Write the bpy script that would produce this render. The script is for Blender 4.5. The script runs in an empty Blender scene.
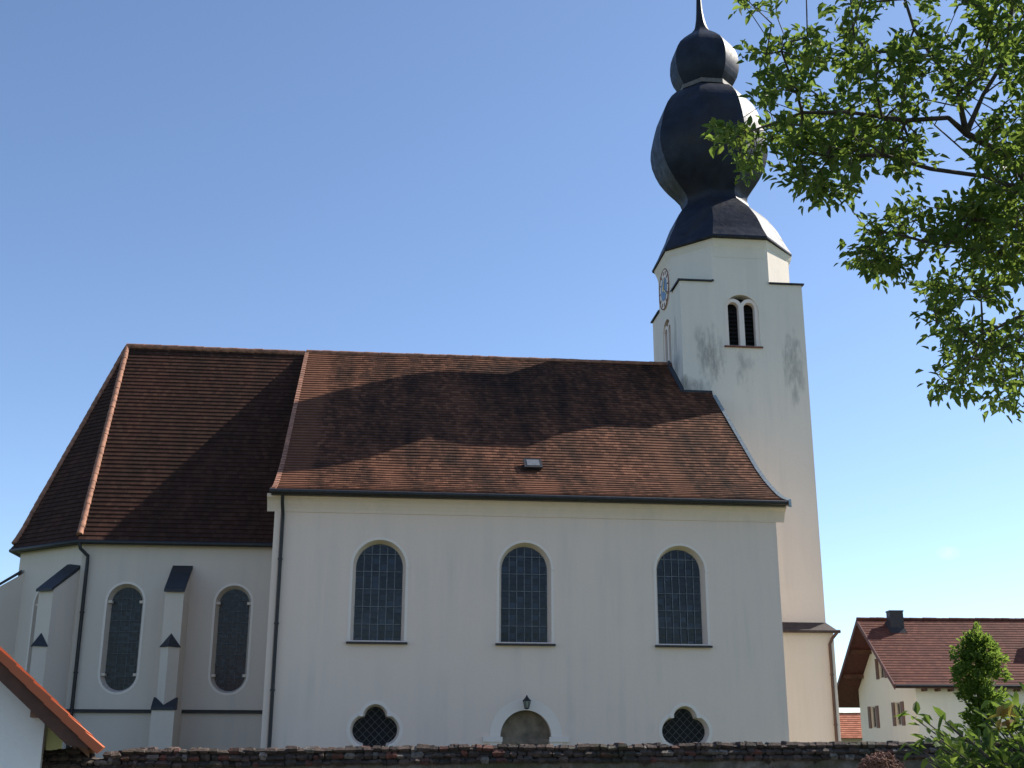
import bpy, bmesh, math, random
from mathutils import Vector, Matrix, noise
PI = math.pi
R = math.radians
random.seed(7)
S = bpy.context.scene
COL = S.collection

# ------------------------------------------------------------------ camera, sky, sun, exposure
PITCH, ROLL, YAW = 0.2946, 0.0029, 0.1019
CAM = Vector((3.9863, -42.1102, 1.6))
fw = Vector((math.sin(YAW)*math.cos(PITCH), math.cos(YAW)*math.cos(PITCH), math.sin(PITCH)))
rt = Vector((math.cos(YAW), -math.sin(YAW), 0)); up = rt.cross(fw)
rt2 = math.cos(ROLL)*rt + math.sin(ROLL)*up; up2 = -math.sin(ROLL)*rt + math.cos(ROLL)*up
cd = bpy.data.cameras.new('camera'); cam = bpy.data.objects.new('camera', cd); COL.objects.link(cam)
M3 = Matrix((rt2, up2, -fw)).transposed()
cam.matrix_world = Matrix.Translation(CAM) @ M3.to_4x4()
cd.sensor_width = 36; cd.lens = 1200/1024*36; cd.clip_start = 0.1; cd.clip_end = 6000
S.camera = cam
S.render.resolution_x, S.render.resolution_y = 1024, 768

SUN_EL, SUN_AZ = R(42.3), R(20)          # azimuth measured from +x towards +y
SKY_STRENGTH, SUN_STRENGTH, EXPOSURE = 0.125, 4.9, 0.70
sun_v = Vector((math.cos(SUN_EL)*math.cos(SUN_AZ), math.cos(SUN_EL)*math.sin(SUN_AZ), math.sin(SUN_EL)))
W = bpy.data.worlds.new('World'); S.world = W; W.use_nodes = True
wn = W.node_tree.nodes; wl = W.node_tree.links
bg = wn['Background']
sky = wn.new('ShaderNodeTexSky'); sky.sky_type = 'NISHITA'; sky.sun_disc = False
sky.sun_elevation = SUN_EL; sky.sun_rotation = PI/2 - SUN_AZ
sky.altitude = 400; sky.air_density = 0.80; sky.dust_density = 0.4; sky.ozone_density = 2.6
tcw = wn.new('ShaderNodeTexCoord'); dp = wn.new('ShaderNodeVectorMath'); dp.operation = 'DISTANCE'
mpw = wn.new('ShaderNodeMapping'); mpw.inputs['Scale'].default_value = (1, 1, 1.6); wl.new(tcw.outputs['Generated'], mpw.inputs[0])
wl.new(mpw.outputs[0], dp.inputs[0]); dp.inputs[1].default_value = (0.4317, 0.8901, 0.2335)
nz_ = wn.new('ShaderNodeTexNoise'); nz_.inputs['Scale'].default_value = 120; nz_.inputs['Detail'].default_value = 5; wl.new(tcw.outputs['Generated'], nz_.inputs['Vector'])
mr = wn.new('ShaderNodeMapRange'); mr.inputs[1].default_value = 0.010; mr.inputs[2].default_value = 0.0; wl.new(dp.outputs['Value'], mr.inputs[0])
ml = wn.new('ShaderNodeMath'); ml.operation = 'MULTIPLY'; wl.new(mr.outputs[0], ml.inputs[0]); wl.new(nz_.outputs['Fac'], ml.inputs[1])
mx = wn.new('ShaderNodeMix'); mx.data_type = 'RGBA'; wl.new(ml.outputs[0], mx.inputs[0]); wl.new(sky.outputs['Color'], mx.inputs[6]); mx.inputs[7].default_value = (5.2, 5.2, 5.2, 1)
wl.new(mx.outputs[2], bg.inputs['Color']); bg.inputs['Strength'].default_value = SKY_STRENGTH
sl = bpy.data.lights.new('sun', 'SUN'); sl.energy = SUN_STRENGTH; sl.angle = R(0.5); sl.color = (1, 0.94, 0.84)
so = bpy.data.objects.new('sun', sl); COL.objects.link(so)
so.rotation_euler = sun_v.to_track_quat('Z', 'Y').to_euler(); so.location = (60, 20, 60)
S.view_settings.view_transform = 'Standard'; S.view_settings.look = 'None'
S.view_settings.exposure = EXPOSURE; S.view_settings.gamma = 1; S.view_settings.use_curve_mapping = False


def ray(px, py):
    d = fw + rt2*((px-512)/1200) - up2*((py-384)/1200)
    return d.normalized()


# ------------------------------------------------------------------ helpers: materials
def newmat(name):
    m = bpy.data.materials.new(name); m.use_nodes = True
    nt = m.node_tree
    return m, nt, nt.nodes['Principled BSDF']


def N(nt, kind, **kw):
    n = nt.nodes.new(kind)
    for k, v in kw.items():
        if k in n.inputs: n.inputs[k].default_value = v
        else: setattr(n, k, v)
    return n


def ramp(nt, fac, stops):
    r = nt.nodes.new('ShaderNodeValToRGB')
    el = r.color_ramp.elements
    while len(el) < len(stops): el.new(0.5)
    for e, (p, c) in zip(el, stops):
        e.position = p; e.color = (*c, 1) if len(c) == 3 else c
    nt.links.new(fac, r.inputs[0])
    return r.outputs[0]


def mix(nt, a, b, fac, mode='MIX'):
    n = nt.nodes.new('ShaderNodeMix'); n.data_type = 'RGBA'; n.blend_type = mode
    for sock, v in ((n.inputs[6], a), (n.inputs[7], b), (n.inputs[0], fac)):
        if isinstance(v, bpy.types.NodeSocket): nt.links.new(v, sock)
        elif isinstance(v, (int, float)): sock.default_value = v
        else: sock.default_value = (*v, 1)
    return n.outputs[2]


def math_(nt, op, a, b=0.0, clamp=False):
    n = nt.nodes.new('ShaderNodeMath'); n.operation = op; n.use_clamp = clamp
    for i, v in enumerate((a, b)):
        if isinstance(v, bpy.types.NodeSocket): nt.links.new(v, n.inputs[i])
        else: n.inputs[i].default_value = v
    return n.outputs[0]


def noise_tex(nt, scale, detail=4, rough=0.55, vec=None, stretch=None):
    if vec is None:
        vec = N(nt, 'ShaderNodeTexCoord').outputs['Object']
    if stretch:
        mp = N(nt, 'ShaderNodeMapping'); mp.inputs['Scale'].default_value = stretch
        nt.links.new(vec, mp.inputs[0]); vec = mp.outputs[0]
    n = N(nt, 'ShaderNodeTexNoise'); n.inputs['Scale'].default_value = scale
    n.inputs['Detail'].default_value = detail; n.inputs['Roughness'].default_value = rough
    nt.links.new(vec, n.inputs['Vector'])
    return n.outputs['Fac']


def bump(nt, bs, h, strength=0.3, dist=0.02):
    b = N(nt, 'ShaderNodeBump'); b.inputs['Strength'].default_value = strength; b.inputs['Distance'].default_value = dist
    nt.links.new(h, b.inputs['Height']); nt.links.new(b.outputs[0], bs.inputs['Normal'])


def plain(name, col, rough=0.6, metal=0.0, var=0.25, scale=6, bmp=0.15):
    m, nt, bs = newmat(name)
    f = noise_tex(nt, scale, 5)
    dark = tuple(c*(1-var) for c in col); light = tuple(min(1, c*(1+var)) for c in col)
    nt.links.new(ramp(nt, f, [(0.3, dark), (0.7, light)]), bs.inputs['Base Color'])
    bs.inputs['Roughness'].default_value = rough; bs.inputs['Metallic'].default_value = metal
    if bmp: bump(nt, bs, noise_tex(nt, scale*6, 4), bmp, 0.01)
    return m


def plaster(name, col, dirt=(0.42, 0.41, 0.38), dirt_amt=0.35, stains=()):
    m, nt, bs = newmat(name)
    big = noise_tex(nt, 0.35, 6, 0.6)
    streak = noise_tex(nt, 1.0, 5, 0.6, stretch=(2.2, 2.2, 0.16))
    f = math_(nt, 'MULTIPLY', ramp(nt, big, [(0.35, (0, 0, 0)), (0.75, (1, 1, 1))]),
              ramp(nt, streak, [(0.42, (0, 0, 0)), (0.75, (1, 1, 1))]))
    c = mix(nt, col, dirt, math_(nt, 'MULTIPLY', f, dirt_amt))
    fine = noise_tex(nt, 14, 4)
    c = mix(nt, c, tuple(x*0.93 for x in col), ramp(nt, fine, [(0.45, (0, 0, 0)), (0.7, (0.5, 0.5, 0.5))]))
    tc = N(nt, 'ShaderNodeTexCoord'); sep = N(nt, 'ShaderNodeSeparateXYZ'); nt.links.new(tc.outputs['Object'], sep.inputs[0])
    for (cx, cy, cz, rx, ry, rz, amt, sc) in stains:
        q = None
        for ax, c0, r0 in ((0, cx, rx), (1, cy, ry), (2, cz, rz)):
            d = math_(nt, 'DIVIDE', math_(nt, 'SUBTRACT', sep.outputs[ax], c0), r0)
            d = math_(nt, 'MULTIPLY', d, d)
            q = d if q is None else math_(nt, 'ADD', q, d)
        g = math_(nt, 'SUBTRACT', 1.0, q, True)
        nz = noise_tex(nt, sc, 6, 0.68, stretch=(1, 1, 0.3))
        mk = ramp(nt, math_(nt, 'MULTIPLY', math_(nt, 'POWER', g, 0.5), nz), [(0.36, (0, 0, 0)), (0.62, (1, 1, 1))])
        c = mix(nt, c, (0.07, 0.075, 0.075), math_(nt, 'MULTIPLY', mk, amt))
    nt.links.new(c, bs.inputs['Base Color']); bs.inputs['Roughness'].default_value = 0.92
    bs.inputs['Specular IOR Level'].default_value = 0.2
    und = noise_tex(nt, 1.3, 3)
    bump(nt, bs, math_(nt, 'ADD', math_(nt, 'MULTIPLY', und, 3.0), noise_tex(nt, 40, 4)), 0.35, 0.012)
    return m


def tiles(name, cols, moss=(0.05, 0.045, 0.03), moss_amt=0.8, w=0.20, h=0.25, stain_scale=0.35, rough=0.75, fresh=None):
    """beaver tail tiles; the UV map is in metres along and up the slope"""
    m, nt, bs = newmat(name)
    uv = N(nt, 'ShaderNodeUVMap').outputs[0]
    br = N(nt, 'ShaderNodeTexBrick'); nt.links.new(uv, br.inputs['Vector'])
    br.inputs['Scale'].default_value = 1; br.inputs['Brick Width'].default_value = w; br.inputs['Row Height'].default_value = h
    br.inputs['Mortar Size'].default_value = 0.006; br.inputs['Bias'].default_value = 0
    br.inputs['Color1'].default_value = (0, 0, 0, 1); br.inputs['Color2'].default_value = (1, 1, 1, 1)
    br.inputs['Mortar'].default_value = (0.0, 0.0, 0.0, 1); br.offset = 0.5
    c = ramp(nt, br.outputs['Color'], [(0.0, cols[0]), (0.5, cols[1]), (1.0, cols[2])])
    big = noise_tex(nt, stain_scale, 7, 0.66, vec=uv)
    streak = noise_tex(nt, 1.1, 6, 0.62, vec=uv, stretch=(1.0, 0.12, 1))
    st = math_(nt, 'ADD', math_(nt, 'MULTIPLY', big, 0.45), math_(nt, 'MULTIPLY', streak, 0.55))
    c = mix(nt, c, moss, math_(nt, 'MULTIPLY', ramp(nt, st, [(0.40, (0, 0, 0)), (0.62, (1, 1, 1))]), moss_amt))
    if fresh:
        for (u0, u1, v0, v1, amt) in fresh:      # cleaner, redder runs of tile below metal on the roof
            sp = N(nt, 'ShaderNodeSeparateXYZ'); nt.links.new(uv, sp.inputs[0])
            wob = math_(nt, 'MULTIPLY', math_(nt, 'SUBTRACT', noise_tex(nt, 1.6, 7, 0.7, vec=uv), 0.5), 1.5)
            a = math_(nt, 'ADD', sp.outputs[0], wob); b = math_(nt, 'ADD', sp.outputs[1], wob)
            k = math_(nt, 'MULTIPLY', math_(nt, 'MULTIPLY', math_(nt, 'SUBTRACT', a, u0-0.15), 3.0, True), math_(nt, 'MULTIPLY', math_(nt, 'SUBTRACT', u1+0.15, a), 3.0, True))
            k = math_(nt, 'MULTIPLY', k, math_(nt, 'MULTIPLY', math_(nt, 'SUBTRACT', v1, b), 2.0, True))
            c = mix(nt, c, mix(nt, cols[2], cols[1], big), math_(nt, 'MULTIPLY', k, amt))
    lich = noise_tex(nt, 9, 3, vec=uv)
    c = mix(nt, c, (0.16, 0.15, 0.10), math_(nt, 'MULTIPLY', ramp(nt, lich, [(0.62, (0, 0, 0)), (0.72, (1, 1, 1))]), 0.35))
    nt.links.new(c, bs.inputs['Base Color']); bs.inputs['Roughness'].default_value = rough
    bs.inputs['Specular IOR Level'].default_value = 0.08
    bump(nt, bs, br.outputs['Fac'], 0.5, -0.01)
    return m


def glass_mat(name, pane_w, pane_h, base=(0.012, 0.016, 0.028), lead=None, rough=0.12, hoff=0.0):
    """dark leaded window; panes differ slightly, each a little out of true"""
    m, nt, bs = newmat(name)
    uv = N(nt, 'ShaderNodeUVMap').outputs[0]
    br = N(nt, 'ShaderNodeTexBrick'); nt.links.new(uv, br.inputs['Vector'])
    br.offset = hoff; br.inputs['Scale'].default_value = 1
    br.inputs['Brick Width'].default_value = pane_w; br.inputs['Row Height'].default_value = pane_h
    br.inputs['Mortar Size'].default_value = 0.006 if lead is None else 0.012
    br.inputs['Color1'].default_value = (0, 0, 0, 1); br.inputs['Color2'].default_value = (1, 1, 1, 1)
    br.inputs['Mortar'].default_value = (0, 0, 0, 1)
    c = ramp(nt, br.outputs['Color'], [(0, tuple(x*0.2 for x in base)), (0.6, base), (1, tuple(x*4.5 for x in base))])
    c = mix(nt, c, lead or (0.02, 0.02, 0.022), br.outputs['Fac'])
    nt.links.new(c, bs.inputs['Base Color'])
    bs.inputs['Roughness'].default_value = rough
    bs.inputs['Specular IOR Level'].default_value = 0.32
    hgt = math_(nt, 'ADD', math_(nt, 'MULTIPLY', br.outputs['Color'], 1.4), noise_tex(nt, 5, 2, vec=uv))
    bump(nt, bs, hgt, 0.25, 0.02)
    return m


def leaf_mat(name, c1, c2, c3, trans=0.45):
    m, nt, bs = newmat(name)
    oi = N(nt, 'ShaderNodeAttribute'); oi.attribute_name = 'rnd'; oi.attribute_type = 'GEOMETRY'
    c = ramp(nt, oi.outputs['Fac'], [(0, c1), (0.55, c2), (1, c3)])
    nt.links.new(c, bs.inputs['Base Color']); bs.inputs['Roughness'].default_value = 0.5; bs.inputs['Specular IOR Level'].default_value = 0.25
    tr = N(nt, 'ShaderNodeBsdfTranslucent')
    tc = mix(nt, c, (0.60, 0.85, 0.14), 0.33)
    nt.links.new(tc, tr.inputs['Color'])
    ms = N(nt, 'ShaderNodeMixShader'); ms.inputs[0].default_value = trans
    nt.links.new(bs.outputs[0], ms.inputs[1]); nt.links.new(tr.outputs[0], ms.inputs[2])
    nt.links.new(ms.outputs[0], nt.nodes['Material Output'].inputs[0])
    return m


def attr_mat(name, attr='tint', rough=0.9, bmp=0.8):
    m, nt, bs = newmat(name)
    a = N(nt, 'ShaderNodeAttribute'); a.attribute_name = attr
    f = noise_tex(nt, 16, 6, 0.65)
    c = mix(nt, a.outputs['Color'], (0.015, 0.014, 0.01), ramp(nt, f, [(0.42, (0, 0, 0)), (0.7, (0.8, 0.8, 0.8))]))
    mo = noise_tex(nt, 1.6, 5)
    c = mix(nt, c, (0.045, 0.042, 0.018), ramp(nt, mo, [(0.54, (0, 0, 0)), (0.66, (0.7, 0.7, 0.7))]))
    nt.links.new(c, bs.inputs['Base Color']); bs.inputs['Roughness'].default_value = rough
    bump(nt, bs, noise_tex(nt, 30, 6, 0.7), bmp, 0.03)
    return m


# ------------------------------------------------------------------ helpers: meshes and objects
def link(name, me, mats=(), parent=None):
    o = bpy.data.objects.new(name, me); COL.objects.link(o)
    for m in (mats if isinstance(mats, (list, tuple)) else [mats]): me.materials.append(m)
    if parent is not None: o.parent = parent
    return o


class MB:
    def __init__(s): s.v = []; s.f = []; s.mi = []; s.uv = []; s.sm = []; s.sharp = []

    def face(s, pts, mi=0, uv=None, smooth=False):
        n = len(s.v); s.v += [tuple(p) for p in pts]; s.f.append(tuple(range(n, n+len(pts)))); s.mi.append(mi)
        s.uv.append(uv or [(0, 0)]*len(pts)); s.sm.append(smooth)

    def mesh(s, V, F, mi=0, smooth=False):
        n = len(s.v); s.v += [tuple(p) for p in V]
        for f in F:
            s.f.append(tuple(n+i for i in f)); s.mi.append(mi); s.uv.append([(0, 0)]*len(f)); s.sm.append(smooth)

    def box(s, x0, y0, z0, x1, y1, z1, mi=0, T=None):
        V = [(x, y, z) for z in (z0, z1) for y in (y0, y1) for x in (x0, x1)]
        if T: V = [T(*p) for p in V]
        s.mesh(V, [(0, 2, 3, 1), (4, 5, 7, 6), (0, 1, 5, 4), (2, 6, 7, 3), (0, 4, 6, 2), (1, 3, 7, 5)], mi)

    def hexa(s, P, mi=0):      # 8 points: bottom ring 0-3, top ring 4-7
        s.mesh(P, [(3, 2, 1, 0), (4, 5, 6, 7), (0, 1, 5, 4), (1, 2, 6, 5), (2, 3, 7, 6), (3, 0, 4, 7)], mi)

    def prism(s, poly, a, b, mi=0):   # poly: list of 3-D points; extruded from offset a to offset b
        a = Vector(a); b = Vector(b); n = len(poly)
        V = [Vector(p)+a for p in poly] + [Vector(p)+b for p in poly]
        F = [tuple(range(n-1, -1, -1)), tuple(range(n, 2*n))] + [(i, (i+1) % n, n+(i+1) % n, n+i) for i in range(n)]
        s.mesh(V, F, mi)

    def tube(s, pts, r, seg=8, mi=0, smooth=True, caps=True):
        pts = [Vector(p) for p in pts]; rs = r if isinstance(r, (list, tuple)) else [r]*len(pts)
        V = []; prev = None
        for i, p in enumerate(pts):
            t = (pts[min(i+1, len(pts)-1)]-pts[max(i-1, 0)]).normalized()
            if prev is None:
                a = Vector((0, 0, 1)) if abs(t.z) < 0.9 else Vector((1, 0, 0))
                u = t.cross(a).normalized()
            else: u = (prev - t*prev.dot(t)).normalized()
            prev = u; w = t.cross(u)
            V += [p+(u*math.cos(2*PI*k/seg)+w*math.sin(2*PI*k/seg))*rs[i] for k in range(seg)]
        F = [(i*seg+k, i*seg+(k+1) % seg, (i+1)*seg+(k+1) % seg, (i+1)*seg+k) for i in range(len(pts)-1) for k in range(seg)]
        s.mesh(V, F, mi, smooth)
        if caps: s.mesh(V[:seg][::-1], [tuple(range(seg))], mi); s.mesh(V[-seg:], [tuple(range(seg))], mi)

    def build(s, name, mats, parent=None, uv=True):
        me = bpy.data.meshes.new(name); me.from_pydata(s.v, [], s.f)
        me.polygons.foreach_set('material_index', s.mi); me.polygons.foreach_set('use_smooth', s.sm)
        if uv:
            l = me.uv_layers.new(name='UVMap'); flat = [c for f in s.uv for p in f for c in p]
            l.data.foreach_set('uv', flat)
        me.update()
        return link(name, me, mats, parent)


def panel(mb, outer, holes, thick, O, U, V, mi=0):
    """flat wall slab with openings: outline and holes in (u, v); the outer face lies on the plane O,U,V, the slab goes inwards"""
    O, U, V = Vector(O), Vector(U), Vector(V); Nn = U.cross(V)
    cu = bpy.data.curves.new('tmp', 'CURVE'); cu.dimensions = '2D'; cu.fill_mode = 'BOTH'; cu.extrude = thick/2
    for poly in [outer]+list(holes):
        sp = cu.splines.new('POLY'); sp.points.add(len(poly)-1); sp.use_cyclic_u = True
        for p, q in zip(sp.points, poly): p.co = (q[0], q[1], 0, 1)
    ob = bpy.data.objects.new('tmp', cu)
    me = bpy.data.meshes.new_from_object(ob)
    pts = [O+U*v.co.x+V*v.co.y+Nn*(v.co.z-thick/2) for v in me.vertices]
    mb.mesh(pts, [tuple(p.vertices) for p in me.polygons], mi)
    bpy.data.objects.remove(ob); bpy.data.curves.remove(cu); bpy.data.meshes.remove(me)


def flat_poly(mb, poly, O, U, V, mi=0):
    O, U, V = Vector(O), Vector(U), Vector(V)
    mb.face([O+U*a+V*b for a, b in poly], mi, uv=[(a, b) for a, b in poly])


def tag(o, label=None, cat=None, group=None, kind=None):
    for k, v in (('label', label), ('category', cat), ('group', group), ('kind', kind)):
        if v: o[k] = v
    return o


def empty(name, loc=(0, 0, 0), rz=0):
    o = bpy.data.objects.new(name, None); COL.objects.link(o); o.location = loc; o.rotation_euler = (0, 0, rz); o.empty_display_size = 0.3
    return o


def arch(cx, w, z0, zt, n=20, grow=0.0):
    r = w/2+grow; zs = zt-w/2
    return [(cx-r, z0-grow), (cx+r, z0-grow)] + [(cx+r*math.cos(PI*k/n), zs+r*math.sin(PI*k/n)) for k in range(n+1)]


def stadium(cx, w, z0, z1, n=14, grow=0.0):
    r = w/2+grow
    a = [(cx+r*math.cos(PI*k/n), z1-w/2+r*math.sin(PI*k/n)) for k in range(n+1)]
    b = [(cx-r*math.cos(PI*k/n), z0+w/2-r*math.sin(PI*k/n)) for k in range(n+1)]
    return a+b


def quatrefoil(cx, cz, grow=0.0, n=72):
    circ = [(0, 0.42, 0.36), (-0.33, 0, 0.44), (0.33, 0, 0.44), (0, -0.42, 0.40)]
    out = []
    for k in range(n):
        a = 2*PI*k/n; dx, dz = math.cos(a), math.sin(a); best = 0
        for (x, z, r) in circ:
            r += grow
            b = dx*x+dz*z; d = b*b-(x*x+z*z-r*r)
            if d >= 0: best = max(best, b+math.sqrt(d))
        out.append((cx+dx*best, cz+dz*best))
    return out


# ------------------------------------------------------------------ materials
M = {}
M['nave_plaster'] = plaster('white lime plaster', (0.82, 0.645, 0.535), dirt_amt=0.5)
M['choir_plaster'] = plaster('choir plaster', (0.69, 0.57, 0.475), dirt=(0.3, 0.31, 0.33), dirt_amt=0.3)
M['tower_plaster'] = plaster('tower plaster', (0.79, 0.70, 0.595), dirt_amt=0.5, stains=[
    (18.3, 8.8, 18.9, 1.1, 3, 2.3, 0.6, 2.8), (22.25, 8.8, 18.4, 0.75, 3, 2.6, 0.6, 2.6), (19.9, 8.8, 18.2, 0.9, 3, 1.5, 0.4, 3.2), (17.4, 8.8, 17.2, 1.3, 3, 0.9, 0.7, 1.8),
    (17.0, 10.2, 19.3, 1, 1.2, 2.4, 0.6, 1.4)])
M['cream_plaster'] = plaster('cream plaster of the tower foot', (0.66, 0.605, 0.505), dirt=(0.45, 0.35, 0.24), dirt_amt=0.4)
M['trim'] = plaster('white painted trim', (0.83, 0.705, 0.62), dirt_amt=0.15)
M['nave_tile'] = tiles('weathered clay tile', [(0.085, 0.036, 0.022), (0.13, 0.055, 0.032), (0.21, 0.092, 0.054)],
                       moss=(0.018, 0.0125, 0.010), moss_amt=0.88,
                       fresh=[(9.0, 10.3, 0.0, 2.6, 0.8), (-1.0, 1.2, 0.0, 20, 0.7), (14.4, 15.3, 0, 7, 0.5), (3.5, 4.6, 0, 4, 0.45), (11.7, 12.6, 0, 5, 0.4)])
M['choir_tile'] = tiles('old brown clay tile', [(0.048, 0.020, 0.0145), (0.060, 0.026, 0.018), (0.082, 0.038, 0.025)], moss=(0.024, 0.0165, 0.011), moss_amt=0.7)
M['ridge_tile'] = plain('ridge tile', (0.30, 0.135, 0.08), 0.8, var=0.4, scale=4)
M['dome'] = None
M['lead'] = plain('grey sheet metal', (0.32, 0.36, 0.37), 0.5, 0.5)
M['dark_metal'] = plain('dark sheet metal', (0.028, 0.026, 0.027), 0.5, 0.3)
M['black_cap'] = plain('black slate', (0.022, 0.022, 0.026), 0.55)
M['bars'] = plain('grey window bars', (0.13, 0.14, 0.155), 0.55, 0.3)
M['nave_glass'] = glass_mat('dark leaded glass', 0.265, 0.21, base=(0.005, 0.007, 0.012))
M['choir_glass'] = glass_mat('small leaded panes', 0.16, 0.13, base=(0.006, 0.008, 0.010), lead=(0.025, 0.027, 0.03), rough=0.25)
M['dark'] = plain('dark interior', (0.01, 0.01, 0.011), 0.9, bmp=0)
M['red_sill'] = plain('rusty red sill', (0.16, 0.05, 0.03), 0.7)
M['door_wood'] = plain('weathered door boards', (0.20, 0.155, 0.11), 0.8, var=0.4, scale=3)
M['old_wood'] = plain('brown stained timber', (0.085, 0.035, 0.018), 0.7, var=0.4, scale=3)
M['shutter'] = plain('brown shutter paint', (0.16, 0.075, 0.045), 0.6)
M['clock_blue'] = plain('pale blue clock face', (0.12, 0.22, 0.36), 0.5)
M['gilt'] = plain('gilded metal', (0.75, 0.55, 0.22), 0.35, 0.9)

m, nt, bs = newmat('dark slate sheets of the dome')
f = noise_tex(nt, 1.1, 6, 0.6)
warm = noise_tex(nt, 0.5, 3)
c = ramp(nt, f, [(0.3, (0.010, 0.013, 0.023)), (0.7, (0.026, 0.031, 0.048))])
c = mix(nt, c, (0.03, 0.025, 0.022), ramp(nt, warm, [(0.5, (0, 0, 0)), (0.7, (0.7, 0.7, 0.7))]))
tcn = N(nt, 'ShaderNodeTexCoord'); wv = N(nt, 'ShaderNodeTexWave'); wv.bands_direction = 'Z'; wv.wave_profile = 'SAW'
wv.inputs['Scale'].default_value = 1.05; wv.inputs['Distortion'].default_value = 0.5
nt.links.new(tcn.outputs['Object'], wv.inputs['Vector'])
nt.links.new(c, bs.inputs['Base Color']); bs.inputs['Roughness'].default_value = 0.42; bs.inputs['Metallic'].default_value = 0.0
bs.inputs['Specular IOR Level'].default_value = 0.16
bump(nt, bs, math_(nt, 'ADD', math_(nt, 'MULTIPLY', wv.outputs['Fac'], 0.8), noise_tex(nt, 2.2, 5)), 0.5, 0.03)
nt.links.new(ramp(nt, noise_tex(nt, 3, 5, 0.65), [(0.3, (0.36, 0.36, 0.36)), (0.7, (0.62, 0.62, 0.62))]), bs.inputs['Roughness'])
M['dome'] = m

# ------------------------------------------------------------------ the setting: ground, lane and added bounce gravel
def sheet(name, poly, z, mat):
    mb = MB(); mb.face([(x, y, z) for x, y in poly], uv=[(x, y) for x, y in poly]); return tag(mb.build(name, mat), kind='structure')


m, nt, bs = newmat('meadow grass ground')
f = noise_tex(nt, 0.5, 8, 0.7)
nt.links.new(ramp(nt, f, [(0.3, (0.04, 0.065, 0.018)), (0.55, (0.07, 0.10, 0.03)), (0.8, (0.13, 0.13, 0.06))]), bs.inputs['Base Color'])
bs.inputs['Roughness'].default_value = 0.95; bump(nt, bs, noise_tex(nt, 25, 5), 0.8, 0.05)
M['grass'] = m
m, nt, bs = newmat('pale gravel')
f = noise_tex(nt, 30, 5, 0.7); g = noise_tex(nt, 0.4, 4)
cc = mix(nt, ramp(nt, f, [(0.3, (0.28, 0.25, 0.20)), (0.7, (0.55, 0.50, 0.42))]), (0.40, 0.36, 0.28), g)
nt.links.new(cc, bs.inputs['Base Color']); bs.inputs['Roughness'].default_value = 0.95; bump(nt, bs, f, 0.7, 0.02)
M['gravel'] = m
sheet('ground', [(-1500, -1500), (1500, -1500), (1500, 1500), (-1500, 1500)], 0, M['grass'])
sheet('bounce_gravel', [(18.3, -1.5), (27, -1.5), (30, 20), (23.6, 20), (23.6, 8.4), (18.3, 8.4)], 0.004, M['gravel'])  # unseen pale gravel, added to bounce sunlight onto the tower foot
sheet('lane', [(-30, -46), (40, -46), (40, -23.2), (1.5, -23.2), (-30, -26)], 0.004, plain('asphalt', (0.09, 0.088, 0.082), 0.9, scale=9))

# ------------------------------------------------------------------ THE CHURCH
church = tag(empty('church', (0, 0, 0)), 'white village church with brown tiled roofs and a dark onion domed tower', 'church')
YR = 11.445                     # ridge line
SL = 0.8322                     # nave roof slope
WID = 2*YR
X1 = 17.98


def roofz(y): return 10.47+SL*(y-1)


# nave walls
mb = MB()
wins = [(3.67, 1.62), (8.78, 1.62), (14.36, 1.56)]
OPEN = 0.12
holes = [arch(cx, w+2*OPEN, 5.08, 8.47+OPEN) for cx, w in wins]
QF = [(3.70, 2.17), (14.33, 2.17)]
holes += [quatrefoil(cx, cz, 0.07) for cx, cz in QF]
DC = 8.80
door_hole = [(DC-0.82, 0.02), (DC+0.82, 0.02), (DC+0.82, 1.90), (DC+0.885, 1.90)] + [(DC+0.885*math.cos(PI*k/24), 1.97+0.885*math.sin(PI*k/24)) for k in range(25)] + [(DC-0.885, 1.90), (DC-0.82, 1.90)]
holes.append(door_hole)
panel(mb, [(0, -0.3), (X1, -0.3), (X1, 10.1), (0, 10.1)], holes, 0.7, (0, 0, 0), (1, 0, 0), (0, 0, 1))
for xa, xb in ((0.003, 0.7), (X1-0.7, X1-0.003)):      # gable walls
    prof = [(xa, 0.7, -0.3), (xa, WID, -0.3), (xa, WID, 9.9), (xa, YR, 18.9), (xa, 0.7, 9.95)]
    mb.prism(prof, (0, 0, 0), (xb-xa, 0, 0))
mb.box(0.7, WID-0.7, -0.3, X1-0.7, WID, 9.9)
mb.build('nave_wall', M['nave_plaster'], church)

mb = MB()      # pale corner strips and the stepped cornice
mb.box(-0.035, -0.05, 0, 0.17, 0.4, 9.5)
cp = [(0, 9.50), (-0.03, 9.50), (-0.06, 9.60), (-0.12, 9.72), (-0.20, 9.84), (-0.28, 9.91), (-0.36, 9.95), (-0.36, 10.08), (0, 10.08)]
mb.prism([(-0.30, y-0.004, z) for y, z in cp], (0, 0, 0), (X1+0.60, 0, 0))
mb.build('cornice', M['nave_plaster'], church)


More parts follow.
